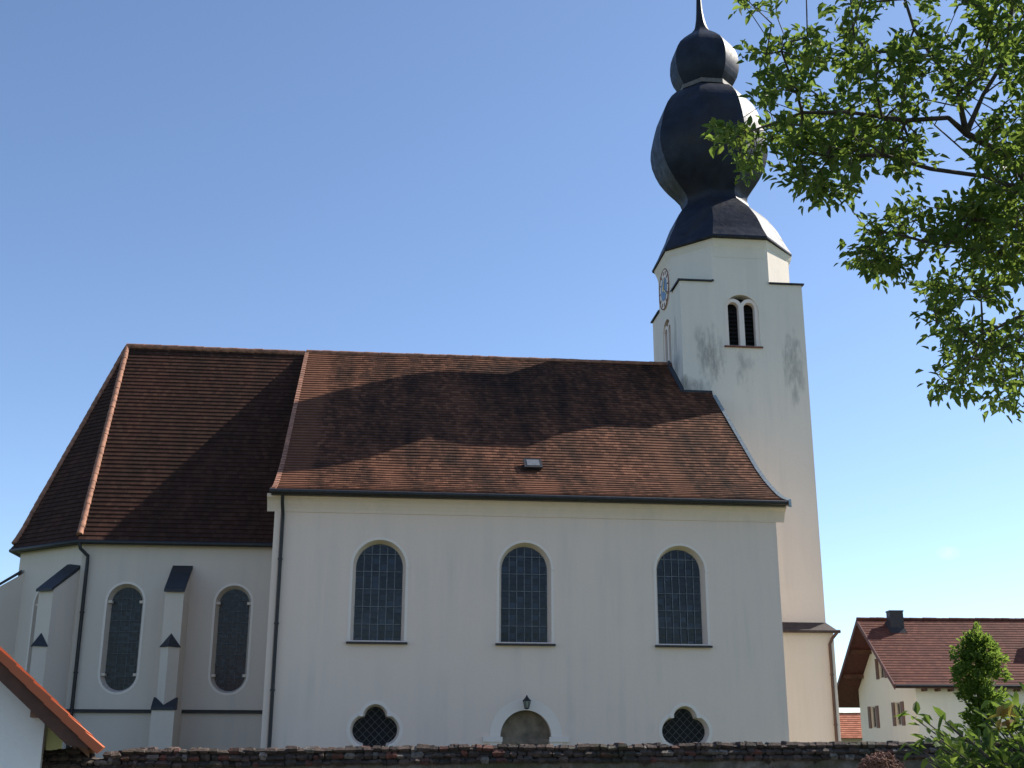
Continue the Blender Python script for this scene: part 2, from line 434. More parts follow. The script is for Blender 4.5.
def nave_window(cx, w):
    z0, zt, D = 5.08, 8.47, 0.36
    mb = MB(); panel(mb, arch(cx, w+2*OPEN, z0, zt+OPEN, grow=0.08)[2:] + [(cx-w/2-OPEN-0.08, z0), (cx+w/2+OPEN+0.08, z0)], [arch(cx, w+2*OPEN-0.02, z0+0.03, zt+OPEN-0.01)], 0.012, (0, -0.012, 0), (1, 0, 0), (0, 0, 1))
    for s in (-1, 1): mb.box(cx+s*(w/2+OPEN+0.05)-0.06, -0.035, zt-w/2-0.05, cx+s*(w/2+OPEN+0.05)+0.06, -0.013, zt-w/2+0.03)
    win = mb.build('window', M['trim'], church)
    mb = MB()      # splayed reveal between the opening and the glass
    a = arch(cx, w+2*OPEN-0.02, z0+0.03, zt+OPEN-0.01); b = arch(cx, w, z0, zt); n = len(a)
    for i in range(1, n):
        j = (i+1) % n
        mb.face([(a[i][0], -0.010, a[i][1]), (a[j][0], -0.010, a[j][1]), (b[j][0], D, b[j][1]), (b[i][0], D, b[i][1])])
    mb.build('reveal', M['nave_plaster'], win)
    mb = MB(); flat_poly(mb, arch(cx, w+0.02, z0-0.01, zt+0.01), (0, D-0.02, 0), (1, 0, 0), (0, 0, 1)); mb.build('glass', M['nave_glass'], win)
    mb = MB()
    for k in range(1, 6):
        x = cx-w/2+w*k/6; h = zt-w/2+math.sqrt(max(0, (w/2)**2-(x-cx)**2))
        mb.box(x-0.014, D-0.07, z0, x+0.014, D-0.04, h)
    for k in range(1, 6):
        z = z0+k*0.605; hw = w/2 if z < zt-w/2 else math.sqrt((w/2)**2-(z-zt+w/2)**2)
        if hw > 0.2: mb.box(cx-hw, D-0.085, z-0.013, cx+hw, D-0.0705, z+0.013)
    mb.build('glazing_bars', M['bars'], win)
    mb = MB(); mb.hexa([(cx-w/2-0.23, -0.16, z0-0.09), (cx+w/2+0.23, -0.16, z0-0.09), (cx+w/2+0.23, 0.0, z0-0.09), (cx-w/2-0.23, 0.0, z0-0.09),
                        (cx-w/2-0.23, -0.16, z0-0.03), (cx+w/2+0.23, -0.16, z0-0.03), (cx+w/2+0.23, D, z0+0.03), (cx-w/2-0.23, D, z0+0.03)])
    mb.build('sill', M['dark_metal'], win)


for cx, w in wins: nave_window(cx, w)

for cx, cz in QF:
    mb = MB(); panel(mb, quatrefoil(cx, cz, 0.18), [quatrefoil(cx, cz, 0.06)], 0.014, (0, -0.014, 0), (1, 0, 0), (0, 0, 1))
    for s in (-1, 1): mb.box(cx+s*0.47-0.07, -0.05, cz+0.44, cx+s*0.47+0.07, -0.015, cz+0.54)
    win = mb.build('quatrefoil_window', M['trim'], church)
    mb = MB(); a = quatrefoil(cx, cz, 0.06); b = quatrefoil(cx, cz, -0.02); n = len(a)
    for i in range(n):
        j = (i+1) % n; mb.face([(a[i][0], -0.012, a[i][1]), (a[j][0], -0.012, a[j][1]), (b[j][0], 0.34, b[j][1]), (b[i][0], 0.34, b[i][1])])
    mb.build('reveal', M['nave_plaster'], win)
    mb = MB(); flat_poly(mb, quatrefoil(cx, cz, 0.0), (0, 0.335, 0), (1, 0, 0), (0, 0, 1)); mb.build('glass', M['dark'], win)
    mb = MB()
    for k in range(-7, 8):
        for s in (-1, 1):
            pts = []
            for t in range(-30, 31):
                u, v = k*0.19*0.7071+t*0.04*0.7071, s*(k*0.19*0.7071-t*0.04*0.7071)
                if any((u-x)**2+(v-z)**2 < (r-0.01)**2 for x, z, r in ((0, 0.42, 0.36), (-0.33, 0, 0.44), (0.33, 0, 0.44), (0, -0.42, 0.40))): pts.append((cx+u, 0.30+0.012*s, cz+v))
            if len(pts) > 2: mb.tube([pts[0], pts[-1]], 0.011, 5)
    mb.build('lattice', plain('iron lattice', (0.10, 0.095, 0.09), 0.6), win)

mb = MB()      # doorway
sur = [(DC+1.24*math.cos(PI*k/24), 1.97+1.24*math.sin(PI*k/24)) for k in range(25)]
inn = [(DC+0.87*math.cos(PI*k/24), 1.97+0.87*math.sin(PI*k/24)) for k in range(24, -1, -1)]
panel(mb, sur+inn, [], 0.016, (0, -0.016, 0), (1, 0, 0), (0, 0, 1))
for s in (-1, 1):
    mb.box(DC+s*1.13-0.33, -0.07, 1.80, DC+s*1.13+0.33, 0.0, 1.965)
    mb.box(DC+s*1.04-0.21, -0.016, 0.0, DC+s*1.04+0.21, 0.0, 1.80)
dw = mb.build('doorway', M['trim'], church)
mb = MB(); flat_poly(mb, door_hole, (0, 0.42, 0), (1, 0, 0), (0, 0, 1))
for k in range(9):
    mb.box(DC-0.80+k*0.18, 0.38, 0.05, DC-0.80+k*0.18+0.165, 0.415, 1.72)
mb.box(DC-0.83, 0.33, 1.74, DC+0.83, 0.415, 1.90)
mb.build('door', M['door_wood'], dw)


# roofs: courses of tile, each lapping the one below
def tiled_roof(name, ring, ncourse, mat, parent, lift=0.038):
    """ring(t) -> list of 3-D points of the outline at height fraction t (0 eave, 1 ridge)"""
    mb = MB(); ts = [i/ncourse for i in range(ncourse+1)]
    rows = [[Vector(p) for p in ring(t)] for t in ts]
    nseg = len(rows[0])-1
    vlen = [0.0]*nseg
    for i in range(ncourse):
        for k in range(nseg):
            a, b, c_, d = rows[i][k], rows[i][k+1], rows[i+1][k+1], rows[i+1][k]
            e = (b-a); L = e.length
            nn = e.cross(d-a) if L > 1e-6 else (b-a).cross(c_-a)
            if (d-a).length < 1e-6 or nn.length < 1e-9: continue
            nn.normalize()
            if nn.z < 0: nn = -nn
            a2, b2 = a+nn*lift, b+nn*lift
            ed = (rows[0][k+1]-rows[0][k]).normalized()
            u0 = (a-rows[0][k]).dot(ed); u1 = (b-rows[0][k]).dot(ed); u3 = (d-rows[0][k]).dot(ed); u2 = (c_-rows[0][k]).dot(ed)
            hgt = ((d+c_)/2-(a+b)/2); hgt = (hgt-ed*hgt.dot(ed)).length
            v0 = vlen[k]; v1 = v0+0.25
            mb.face([a2, b2, c_+nn*0.006, d+nn*0.006], 0, [(u0, v0), (u1, v0), (u2, v1), (u3, v1)])
            mb.face([a-nn*0.01, b-nn*0.01, b2, a2], 0, [(u0, v0+.02), (u1, v0+.02), (u1, v0+.04), (u0, v0+.04)])
            vlen[k] = v1
    return mb.build(name, mat, parent)


NP = [(-0.60, 10.16), (0.0, 10.34), (0.6, 10.62), (1.3, 11.02), (2.1, 11.52), (3.0, 12.17), (YR, 19.162)]
cum = [0.0]
for a, b in zip(NP, NP[1:]): cum.append(cum[-1]+math.hypot(b[0]-a[0], b[1]-a[1]))


def nave_prof(t):
    s = t*cum[-1]
    for i in range(len(NP)-1):
        if s <= cum[i+1]+1e-9:
            q = (s-cum[i])/(cum[i+1]-cum[i]); return NP[i][0]+q*(NP[i+1][0]-NP[i][0]), NP[i][1]+q*(NP[i+1][1]-NP[i][1])
    return NP[-1]


XL, XRR = -0.13, 18.30


def sag(x, y):      # an old roof is never quite straight
    return 0.05*noise.noise(Vector((x*0.22, y*0.25, 3.1)))


def ring_front(t):
    y, z = nave_prof(t); n = 24
    return [(XL+(XRR-XL)*k/n, y, z+sag(XL+(XRR-XL)*k/n, y)*min(1, t*5)) for k in range(n+1)]


def tiled_strip_roof(name, ring, nc, mat, parent, lift=0.038):
    mb = MB(); rows = [[Vector(p) for p in ring(i/nc)] for i in range(nc+1)]; v = 0
    for i in range(nc):
        for k in range(len(rows[0])-1):
            a, b, c_, d = rows[i][k], rows[i][k+1], rows[i+1][k+1], rows[i+1][k]
            nn = (b-a).cross(d-a).normalized()
            if nn.z < 0: nn = -nn
            u0, u1 = abs(a.x-XL), abs(b.x-XL)
            mb.face([a+nn*lift, b+nn*lift, c_+nn*0.006, d+nn*0.006], 0, [(u0, v), (u1, v), (u1, v+.25), (u0, v+.25)])
            mb.face([a-nn*0.01, b-nn*0.01, b+nn*lift, a+nn*lift], 0, [(u0, v+.02), (u1, v+.02), (u1, v+.04), (u0, v+.04)])
        v += 0.25
    for k in range(len(rows[0])-1):      # underside
        for i in range(0, nc, 4):
            j = min(nc, i+4); o = Vector((0, 0, -0.12))
            mb.face([rows[i][k]+o, rows[j][k]+o, rows[j][k+1]+o, rows[i][k+1]+o])
    for k in (0, len(rows[0])-1):        # verge edges
        for i in range(nc): mb.face([rows[i][k]+Vector((0, 0, -.12)), rows[i+1][k]+Vector((0, 0, -.12)), rows[i+1][k]+Vector((0, 0, .01)), rows[i][k]+Vector((0, 0, .01))])
    for k in range(len(rows[0])-1): mb.face([rows[0][k]+Vector((0, 0, -.12)), rows[0][k+1]+Vector((0, 0, -.12)), rows[0][k+1], rows[0][k]])
    return mb.build(name, mat, parent)


NC = int(cum[-1]/0.25)
nave_roof = tiled_strip_roof('nave_roof', ring_front, NC, M['nave_tile'], church)
back = tiled_strip_roof('nave_roof', lambda t: [(x, 2*YR-y, z) for x, y, z in ring_front(t)], NC//2, M['nave_tile'], church)


def ridge_caps(pts, r, mat, parent, name, step=0.38):
    mb = MB(); pts = [Vector(p) for p in pts]
    for a, b in zip(pts, pts[1:]):
        L = (b-a).length; n = max(1, int(L/step))
        for k in range(n):
            p = a.lerp(b, k/n); q = a.lerp(b, (k+1.12)/n); j = random.uniform(-0.012, 0.012)
            mb.tube([p+Vector((0, 0, j)), q+Vector((0, 0, j+0.012))], [r*1.12, r*0.95], 8)
    return mb.build(name, mat, parent)


ridge_caps([(XL, YR, 19.15), (17.2, YR, 19.15)], 0.12, M['ridge_tile'], nave_roof, 'ridge_tiles')
mb = MB()      # left verge tiles, paler than the roof tiles
for i in range(0, NC):
    y, z = nave_prof(i/NC); y2, z2 = nave_prof((i+1)/NC)
    mb.prism([(XL-0.05, y, z-0.10), (XL-0.05, y, z+0.065), (XL-0.05, y2, z2+0.045), (XL-0.05, y2, z2-0.10)], (0, 0, 0), (0.17, 0, 0))
mb.build('verge_tiles', M['ridge_tile'], nave_roof)
mb = MB()      # grey sheet flashing of the right verge
prev = None
for i in range(0, 41):
    y, z = nave_prof(i/40)
    if y > 8.7: break
    cur = [(XRR-0.05, y, z+0.06), (XRR+0.09, y, z+0.10), (XRR+0.11, y, z-0.20), (XRR+0.03, y, z-0.20)]
    if prev: mb.hexa([prev[0], prev[1], cur[1], cur[0], prev[3], prev[2], cur[2], cur[3]])
    prev = cur
mb.build('verge_flashing', M['lead'], nave_roof)
mb = MB()      # roof hatch
hy, hz = 2.62, roofz(2.62)+0.06
hx = 9.36
c0, s0 = math.cos(math.atan(SL)), math.sin(math.atan(SL))


def hatchT(x, a, h): return (hx+x, hy+a*c0-h*s0, hz+a*s0+h*c0)


mb.box(-0.30, -0.30, 0, 0.30, 0.30, 0.20, 0, hatchT); mb.box(-0.35, -0.36, 0.20, 0.35, 0.34, 0.25, 0, hatchT)
hatch = mb.build('roof_hatch', M['dark_metal'], nave_roof)
mb = MB(); mb.box(-0.24, -0.24, 0.252, 0.24, 0.24, 0.262, 0, hatchT); mb.build('hatch_pane', M['bars'], church).parent = nave_roof

mb = MB()      # gutter and downpipe of the nave
pts = [(x, -0.66, 10.10) for x in (-0.2, 6, 12, 18.22)]
mb.tube(pts, 0.085, 10); mb.box(-0.14, -0.60, 10.0, 18.2, -0.37, 10.12)
mb.build('gutter', M['dark_metal'], church)
mb = MB(); mb.tube([(0.25, -0.62, 10.05), (0.25, -0.5, 9.75), (0.26, -0.16, 9.4), (0.26, -0.13, 9.2), (0.26, -0.13, 0.1)], 0.062, 8)
for z in (1.2, 3.4, 5.6, 7.8): mb.tube([(0.26, -0.13, z), (0.26, -0.13, z+0.06)], 0.085, 8)
mb.build('downpipe', M['dark_metal'], church)

# --- choir
YC = 5.0
CW = [(0.0, YC), (-7.65, YC), (-10.65, 7.5), (-10.65, 2*YR-7.5), (-7.65, 2*YR-YC), (0.0, 2*YR-YC)]
ZT = 9.0
mb = MB(); wms = []
choir_windows = [(-5.88, 1.12), (-1.86, 1.12)]
for i in range(len(CW)-1):
    a, b = Vector((*CW[i], 0)), Vector((*CW[i+1], 0))
    U = (a-b).normalized(); L = (a-b).length       # seen from outside u runs from b to a
    if i == 0: hs = [stadium(cx+7.65, w+0.24, 3.62-0.1, 7.43+0.12) for cx, w in choir_windows]
    elif i in (1, 3): hs = [stadium(L/2, 1.36, 3.52, 7.55)]
    else: hs = []
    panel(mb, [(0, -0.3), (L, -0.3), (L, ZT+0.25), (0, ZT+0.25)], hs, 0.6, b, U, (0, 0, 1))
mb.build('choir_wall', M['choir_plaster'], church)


def choir_window(O, U, cx, w=1.12, z0=3.62, z1=7.43):
    O, U = Vector(O), Vector(U); Nn = U.cross(Vector((0, 0, 1)))
    P = lambda u, z, d: O+U*u+Vector((0, 0, z))-Nn*d
    mb = MB(); panel(mb, stadium(cx, w+0.24, z0-0.1, z1+0.12, grow=0.07), [stadium(cx, w+0.22, z0-0.09, z1+0.11)], 0.012, O+Nn*0.012, U, (0, 0, 1))
    win = mb.build('window', M['trim'], church)
    a = stadium(cx, w+0.22, z0-0.09, z1+0.11); b = stadium(cx, w, z0, z1); n = len(a)
    mb = MB()
    for i in range(n):
        j = (i+1) % n; mb.face([P(*a[i], -0.01), P(*a[j], -0.01), P(*b[j], 0.38), P(*b[i], 0.38)])
    for s in (-1, 1):     # little shoulders where arch and jamb meet
        for z in (z1-w/2, z0+w/2):
            q = [P(cx+s*(w/2-0.05), z-0.05, 0.06), P(cx+s*(w/2+0.09), z-0.05, 0.06), P(cx+s*(w/2+0.09), z-0.05, 0.36), P(cx+s*(w/2-0.05), z-0.05, 0.36)]
            mb.prism(q, (0, 0, 0), (0, 0, 0.1))
    mb.build('reveal', M['choir_plaster'], win)
    mb = MB(); st = stadium(cx, w+0.02, z0-0.01, z1+0.01); mb.face([P(u, z, 0.36) for u, z in st], uv=st); mb.build('glass', M['choir_glass'], win)
    mb = MB()
    for k in range(1, 9):
        z = z0+0.1+k*0.41
        hw = w/2
        if z > z1-w/2: hw = math.sqrt(max(0.0, (w/2)**2-(z-z1+w/2)**2))
        if hw > 0.15: mb.tube([P(cx-hw, z, 0.33), P(cx+hw, z, 0.33)], 0.013, 6)
    for k in (1, 2): mb.tube([P(cx-w/2+w*k/3, z0+0.25, 0.345), P(cx-w/2+w*k/3, z1-0.2, 0.345)], 0.010, 6)
    mb.build('saddle_bars', M['bars'], win)


for cx, w in choir_windows: choir_window((-7.65, YC, 0), (1, 0, 0), cx+7.65, w)
a, b = Vector((*CW[1], 0)), Vector((*CW[2], 0)); choir_window(b, (a-b).normalized(), (a-b).length/2)
a, b = Vector((*CW[3], 0)), Vector((*CW[4], 0)); choir_window(b, (a-b).normalized(), (a-b).length/2)


def buttress(px, py, ang):
    """three stages: square foot, pointed prow, square head under a lean-to slab"""
    d = Vector((math.cos(ang), math.sin(ang), 0)); s = Vector((-d.y, d.x, 0)); O = Vector((px, py, 0))
    P = lambda a, b, z: O+d*a+s*b+Vector((0, 0, z))      # a outwards, b sideways
    mb = MB(); h = 0.335
    mb.hexa([P(-0.4, -h, 0), P(1.3, -h, 0), P(1.3, h, 0), P(-0.4, h, 0), P(-0.4, -h, 8.35), P(1.3, -h, 7.15), P(1.3, h, 7.15), P(-0.4, h, 8.35)])
    mb.mesh([P(1.29, -h, 2.9), P(1.66, 0, 2.9), P(1.29, h, 2.9), P(1.29, -h, 5.10), P(1.66, 0, 5.10), P(1.29, h, 5.10)],
            [(0, 2, 1), (0, 1, 4, 3), (1, 2, 5, 4), (3, 4, 5)])
    mb.box(-0.4, -0.40, 0, 1.68, 0.40, 2.92, 0, P)
    b_ = mb.build('buttress', M['choir_plaster'], church)
    mb = MB(); k = 0.375
    mb.hexa([P(-0.05, -k, 8.17), P(1.42, -k, 7.09), P(1.42, k, 7.09), P(-0.05, k, 8.17), P(-0.05, -k, 8.30), P(1.42, -k, 7.19), P(1.42, k, 7.19), P(-0.05, k, 8.30)])
    mb.build('cap', M['black_cap'], b_); mb = MB(); e = 0.06
    mb.mesh([P(1.301, -h-e, 5.09), P(1.66+e*1.6, 0, 5.09), P(1.301, h+e, 5.09), P(1.301, 0, 5.60)], [(0, 1, 3), (1, 2, 3), (0, 2, 1), (0, 3, 2)])
    mb.build('cap', M['black_cap'], b_)
    for q in (-1, 1):
        mb = MB(); mb.mesh([P(1.302, q*0.43, 3.32), P(1.72, q*0.43, 2.95), P(1.72, 0, 2.97), P(1.664, 0, 3.05), P(1.302, q*0.36, 3.32), P(1.302, q*0.43, 2.90), P(1.72, q*0.43, 2.86), P(1.72, 0, 2.86)],
                [(0, 1, 2, 3, 4), (1, 6, 7, 2), (0, 5, 6, 1), (5, 7, 6)])
        mb.build('cap', M['black_cap'], b_)


buttress(-3.86, YC, -PI/2)
buttress(-7.97, 5.26, R(-90-28)); buttress(-10.65, 7.5, R(180+25))
buttress(-10.65, 2*YR-7.5, R(180-25)); buttress(-7.65, 2*YR-YC, R(90+25)); buttress(-3.86, 2*YR-YC, PI/2)


def choir_prof(t):
    # plan fraction and height; the foot of the roof kicks out
    tab = [(0, 0, 9.12), (0.05, 0.062, 9.62), (0.10, 0.115, 10.12), (0.16, 0.165, 10.66), (1, 1, 19.08)]
    for (t0, p0, z0), (t1, p1, z1) in zip(tab, tab[1:]):
        if t <= t1+1e-9:
            q = (t-t0)/(t1-t0); return p0+q*(p1-p0), z0+q*(z1-z0)
    return 1, 19.08


CE = [(-0.02, 4.68), (-7.78, 4.68), (-10.98, 7.30), (-10.98, 2*YR-7.30), (-7.78, 2*YR-4.68), (-0.02, 2*YR-4.68)]
APX = -8.22


def choir_ring(t):
    p, z = choir_prof(t); out = []
    for k, (x, y) in enumerate(CE):
        tx = -0.02 if k in (0, 5) else APX
        out.append((x+(tx-x)*p, y+(YR-y)*p, z))
    return out


choir_roof = tiled_roof('choir_roof', choir_ring, 50, M['choir_tile'], church)
ridge_caps([(-0.2, YR, 19.08), (APX, YR, 19.14)], 0.13, M['ridge_tile'], choir_roof, 'ridge_tiles')
for k in (1, 2, 3, 4):
    ridge_caps([Vector(choir_ring(t)[k])+Vector((0, 0, 0.02)) for t in (0.02, 0.05, 0.10, 0.16, 0.3, 0.5, 0.75, 0.995)], 0.12, M['ridge_tile'], choir_roof, 'hip_tiles')
mb = MB()
pl = [Vector((x, y, 9.06)) for x, y in CE]
mb.tube(pl, 0.085, 8)
wl_ = [Vector((x, y, 0)) for x, y in CW]
for i in range(5):      # soffit between wall and eave
    a, b, c_, d = pl[i], pl[i+1], wl_[i+1]+Vector((0, 0, 9.02)), wl_[i]+Vector((0, 0, 9.02))
    mb.face([a, b, c_, d])
mb.build('gutter', M['dark_metal'], church)
mb = MB()      # dark string course round the choir
for i in range(5):
    a, b = wl_[i], wl_[i+1]; e = (b-a).normalized(); o = Vector((e.y, -e.x, 0))
    if o.dot(a+b-2*Vector((-5, YR, 0))) < 0: o = -o
    q = [a, b, b+o*0.12, a+o*0.12]
    V = [p+Vector((0, 0, 2.80)) for p in q]; V2 = [q[0]+Vector((0, 0, 2.93)), q[1]+Vector((0, 0, 2.93)), q[2]+Vector((0, 0, 2.86)), q[3]+Vector((0, 0, 2.86))]
    mb.hexa(V+V2)
mb.build('string_course', M['dark_metal'], church)
mb = MB(); mb.tube([(-7.72, 4.66, 9.02), (-7.66, 4.70, 8.80), (-7.40, 4.86, 8.55), (-7.40, 4.88, 8.3), (-7.40, 4.88, 0.1)], 0.068, 8)
for z in (2, 4.2, 6.4): mb.tube([(-7.40, 4.88, z), (-7.40, 4.88, z+0.06)], 0.09, 8)
mb.build('downpipe', M['dark_metal'], church)

# --- tower
TX0, TX1, TY0 = 17.03, 22.87, 8.88
TY1 = TY0+5.84; TCX, TCY = (TX0+TX1)/2, (TY0+TY1)/2; ZS = 22.45; CUT = 1.56
bel = arch(19.91, 1.62, 19.33, 21.87)
mb = MB()
panel(mb, [(0, 6.6), (5.84, 6.6), (5.84, ZS), (5.84-CUT, ZS), (5.84-CUT, 24.3), (CUT, 24.3), (CUT, ZS), (0, ZS)], [[(x-TX0, z) for x, z in bel]], 0.7, (TX0, TY0, 0), (1, 0, 0), (0, 0, 1))
# left face (towards the choir), with its own bell opening; u runs from back to front
bell = arch(2.92, 1.62, 19.0, 21.55)
panel(mb, [(0.0, 6.6), (5.14, 6.6), (5.14, ZS), (5.84-CUT, ZS), (5.84-CUT, 24.3), (CUT, 24.3), (CUT, ZS), (0.0, ZS)], [bell], 0.7, (TX0, TY1, 0), (0, -1, 0), (0, 0, 1))
panel(mb, [(0.7, 6.6), (5.84, 6.6), (5.84, ZS), (5.84-CUT, ZS), (5.84-CUT, 24.3), (CUT, 24.3), (CUT, ZS), (0.7, ZS)], [], 0.7, (TX1, TY0, 0), (0, 1, 0), (0, 0, 1))
panel(mb, [(0.7, 6.6), (5.14, 6.6), (5.14, ZS), (5.84-CUT, ZS), (5.84-CUT, 24.3), (CUT, 24.3), (CUT, ZS), (0.7, ZS)], [], 0.7, (TX1, TY1, 0), (-1, 0, 0), (0, 0, 1))
for (cx, cy, sx, sy) in ((TX0, TY0, 1, 1), (TX1, TY0, -1, 1), (TX0, TY1, 1, -1), (TX1, TY1, -1, -1)):      # diagonal faces of the octagon
    a = Vector((cx+sx*CUT, cy+sy*0.004, 0)); b = Vector((cx+sx*0.004, cy+sy*CUT, 0)); inn_ = Vector((sx, sy, 0)).normalized()*0.4
    q = [a, b, b+inn_, a+inn_]
    mb.hexa([p+Vector((0, 0, ZS-0.8)) for p in q]+[p+Vector((0, 0, 24.3)) for p in q])
tower = mb.build('tower_wall', M['tower_plaster'], church)


def octo(r, z, cx=TCX, cy=TCY, rot=PI/8):
    R_ = r/math.cos(PI/8); return [Vector((cx+R_*math.cos(rot+k*PI/4), cy+R_*math.sin(rot+k*PI/4), z)) for k in range(8)]


mb = MB()      # white coved cornice under the dome
prev = None
for r, z in ((2.93, 23.72), (2.95, 23.95), (3.00, 24.20), (3.08, 24.40), (3.14, 24.59), (2.8, 24.59)):
    cur = octo(r, z)
    if prev: mb.mesh(prev+cur, [(i, (i+1) % 8, 8+(i+1) % 8, 8+i) for i in range(8)])
    prev = cur
mb.build('tower_cornice', M['tower_plaster'], church)
# thin metal slabs on the four square corners
for (cx, cy, sx, sy) in ((TX0, TY0, 1, 1), (TX1, TY0, -1, 1), (TX0, TY1, 1, -1), (TX1, TY1, -1, -1)):
    T = lambda u, v, z: Vector((cx+sx*u, cy+sy*v, z))
    tri = [T(-0.10, -0.10, ZS+0.005), T(CUT+0.05, -0.10, ZS+0.005), T(CUT-0.0, 0.05, ZS+0.12), T(0.05, CUT-0.0, ZS+0.12), T(-0.10, CUT+0.05, ZS+0.005)]
    mb = MB(); mb.prism(tri, (0, 0, 0), (0, 0, 0.07))
    mb.build('corner_slab', M['dark_metal'], church)


def belfry(O, U, cx, z0, zt, w=1.62):
    O, U = Vector(O), Vector(U); Nn = U.cross(Vector((0, 0, 1)))
    sub = 0.52; off = 0.38; zs = zt-0.62
    left = [(cx-off+sub/2*math.cos(PI*k/12), zs+sub/2*math.sin(PI*k/12)) for k in range(13)]
    # the pierced slab: a double arch whose top follows the two heads and leaves a dark gap above
    lobes = [(cx+0.81, z0)] + [(cx+off+0.43*math.cos(a), zs+0.43*math.sin(a)) for a in [R(0+k*12) for k in range(14)]] \
        + [(cx-off+0.43*math.cos(a), zs+0.43*math.sin(a)) for a in [R(24+k*12) for k in range(14)]] + [(cx-0.81, z0)]
    mb = MB(); panel(mb, lobes, [arch(cx-off, sub, z0+0.05, zs+sub/2), arch(cx+off, sub, z0+0.05, zs+sub/2)], 0.30, O-Nn*0.06, U, (0, 0, 1))
    wn_ = mb.build('belfry_window', M['trim'], church)
    mb = MB(); st = arch(cx, w+0.1, z0-0.05, zt+0.05); mb.face([O+U*u+Vector((0, 0, z))-Nn*0.55 for u, z in st], uv=st)  # near-black back sheet: shade of the bell chamber put into colour
    for dx in (-off, off):
        for k in range(9):
            z = z0+0.15+k*0.2
            if z < zs+0.1:
                q = [O+U*(cx+dx+s*sub/2)+Vector((0, 0, z+dz))-Nn*d for s, dz, d in ((-1, 0, 0.40), (1, 0, 0.40), (1, 0.10, 0.52), (-1, 0.10, 0.52))]
                mb.prism(q, (0, 0, 0), (0, 0, 0.02))
    mb.build('louvre_dark_back', M['dark'], wn_)
    mb = MB(); q = [O+U*(cx-0.90)-Nn*0.3, O+U*(cx+0.90)-Nn*0.3, O+U*(cx+0.90)+Nn*0.10, O+U*(cx-0.90)+Nn*0.10]
    mb.hexa([p+Vector((0, 0, z0-0.07)) for p in q]+[q[0]+Vector((0, 0, z0+0.05)), q[1]+Vector((0, 0, z0+0.05)), q[2]+Vector((0, 0, z0-0.01)), q[3]+Vector((0, 0, z0-0.01))])
    mb.build('sill', M['red_sill'], wn_)


belfry((TX0, TY0, 0), (1, 0, 0), 19.91-TX0, 19.33, 21.87)
belfry((TX0, TY1, 0), (0, -1, 0), 2.92, 19.0, 21.55)
# clock on the face towards the choir
mb = MB(); cy, cz = TCY, 23.15
ringp = lambda r, x, n=40: [(x, cy+r*math.cos(2*PI*k/n), cz+r*math.sin(2*PI*k/n)) for k in range(n)]
mb.prism(ringp(1.02, TX0-0.05), (0, 0, 0), (0.06, 0, 0))
clock = mb.build('clock_face', M['trim'], church)
mb = MB(); mb.prism(ringp(0.58, TX0-0.07), (0, 0, 0), (0.018, 0, 0)); mb.build('blue_disc', M['clock_blue'], clock)
mb = MB(); mb.tube(ringp(1.0, TX0-0.055)+ringp(1.0, TX0-0.055)[:1], 0.028, 6)
for k in range(12):
    a = k*PI/6; mb.tube([(TX0-0.06, cy+0.72*math.cos(a), cz+0.72*math.sin(a)), (TX0-0.06, cy+0.9*math.cos(a), cz+0.9*math.sin(a))], 0.025, 5)
mb.build('clock_ring', M['red_sill'], clock)
for L, a, nm in ((0.85, R(215), 'clock_hand'), (0.55, R(115), 'clock_hand')):
    mb = MB(); mb.tube([(TX0-0.085, cy-0.12*math.cos(a), cz-0.12*math.sin(a)), (TX0-0.085, cy+L*math.cos(a), cz+L*math.sin(a))], [0.045, 0.02], 6); mb.build(nm, M['gilt'], clock)

# lower stage of the tower with its lead covered ledge
mb = MB(); mb.box(TX0+0.9, TY0-0.17, -0.3, TX1+0.24, TY1+0.17, 6.5); mb.build('tower_foot', M['cream_plaster'], church)
mb = MB(); e = 0.40
mb.hexa([(17.9, TY0-e, 6.42), (TX1+e+0.02, TY0-e, 6.42), (TX1+e+0.02, TY1+e, 6.42), (17.9, TY1+e, 6.42), (17.9, TY0-0.0, 6.83), (TX1+0.0, TY0-0.0, 6.83), (TX1, TY1, 6.83), (17.9, TY1, 6.83)])
mb.tube([(18.1, TY0-e-0.03, 6.42), (TX1+e+0.05, TY0-e-0.03, 6.42)], 0.075, 8)
mb.build('tower_ledge', plain('brown sheet metal', (0.06, 0.042, 0.036), 0.5, 0.3), church)
mb = MB(); px_ = TX1+0.02; mb.tube([(TX1+0.32, TY0-0.42, 6.38), (px_+0.1, TY0-0.30, 6.12), (px_, TY0-0.25, 5.9), (px_, TY0-0.25, 0.1)], 0.065, 8)
for z in (1.6, 2.55, 4.6): mb.tube([(px_, TY0-0.25, z), (px_, TY0-0.25, z+0.06)], 0.09, 8)
mb.build('downpipe', plain('copper downpipe', (0.10, 0.06, 0.045), 0.5, 0.4), church)
mb = MB(); mb.box(TX0-0.04, TY0-0.06, 16.98, 18.32, TY0+0.1, 17.13)      # flashing where roof and tower meet
for k in range(12):
    y0, y1 = TY0+k*0.215, TY0+(k+1)*0.215
    if y1 < YR+0.05: mb.hexa([(TX0-0.16, y0, roofz(y0)+0.03), (TX0-0.003, y0, roofz(y0)+0.03), (TX0-0.003, y1, roofz(y1)+0.03), (TX0-0.16, y1, roofz(y1)+0.03),
                              (TX0-0.05, y0, roofz(y0)+0.2), (TX0-0.003, y0, roofz(y0)+0.2), (TX0-0.003, y1, roofz(y1)+0.2), (TX0-0.05, y1, roofz(y1)+0.2)])
mb.build('tower_flashing', M['dark_metal'], church)

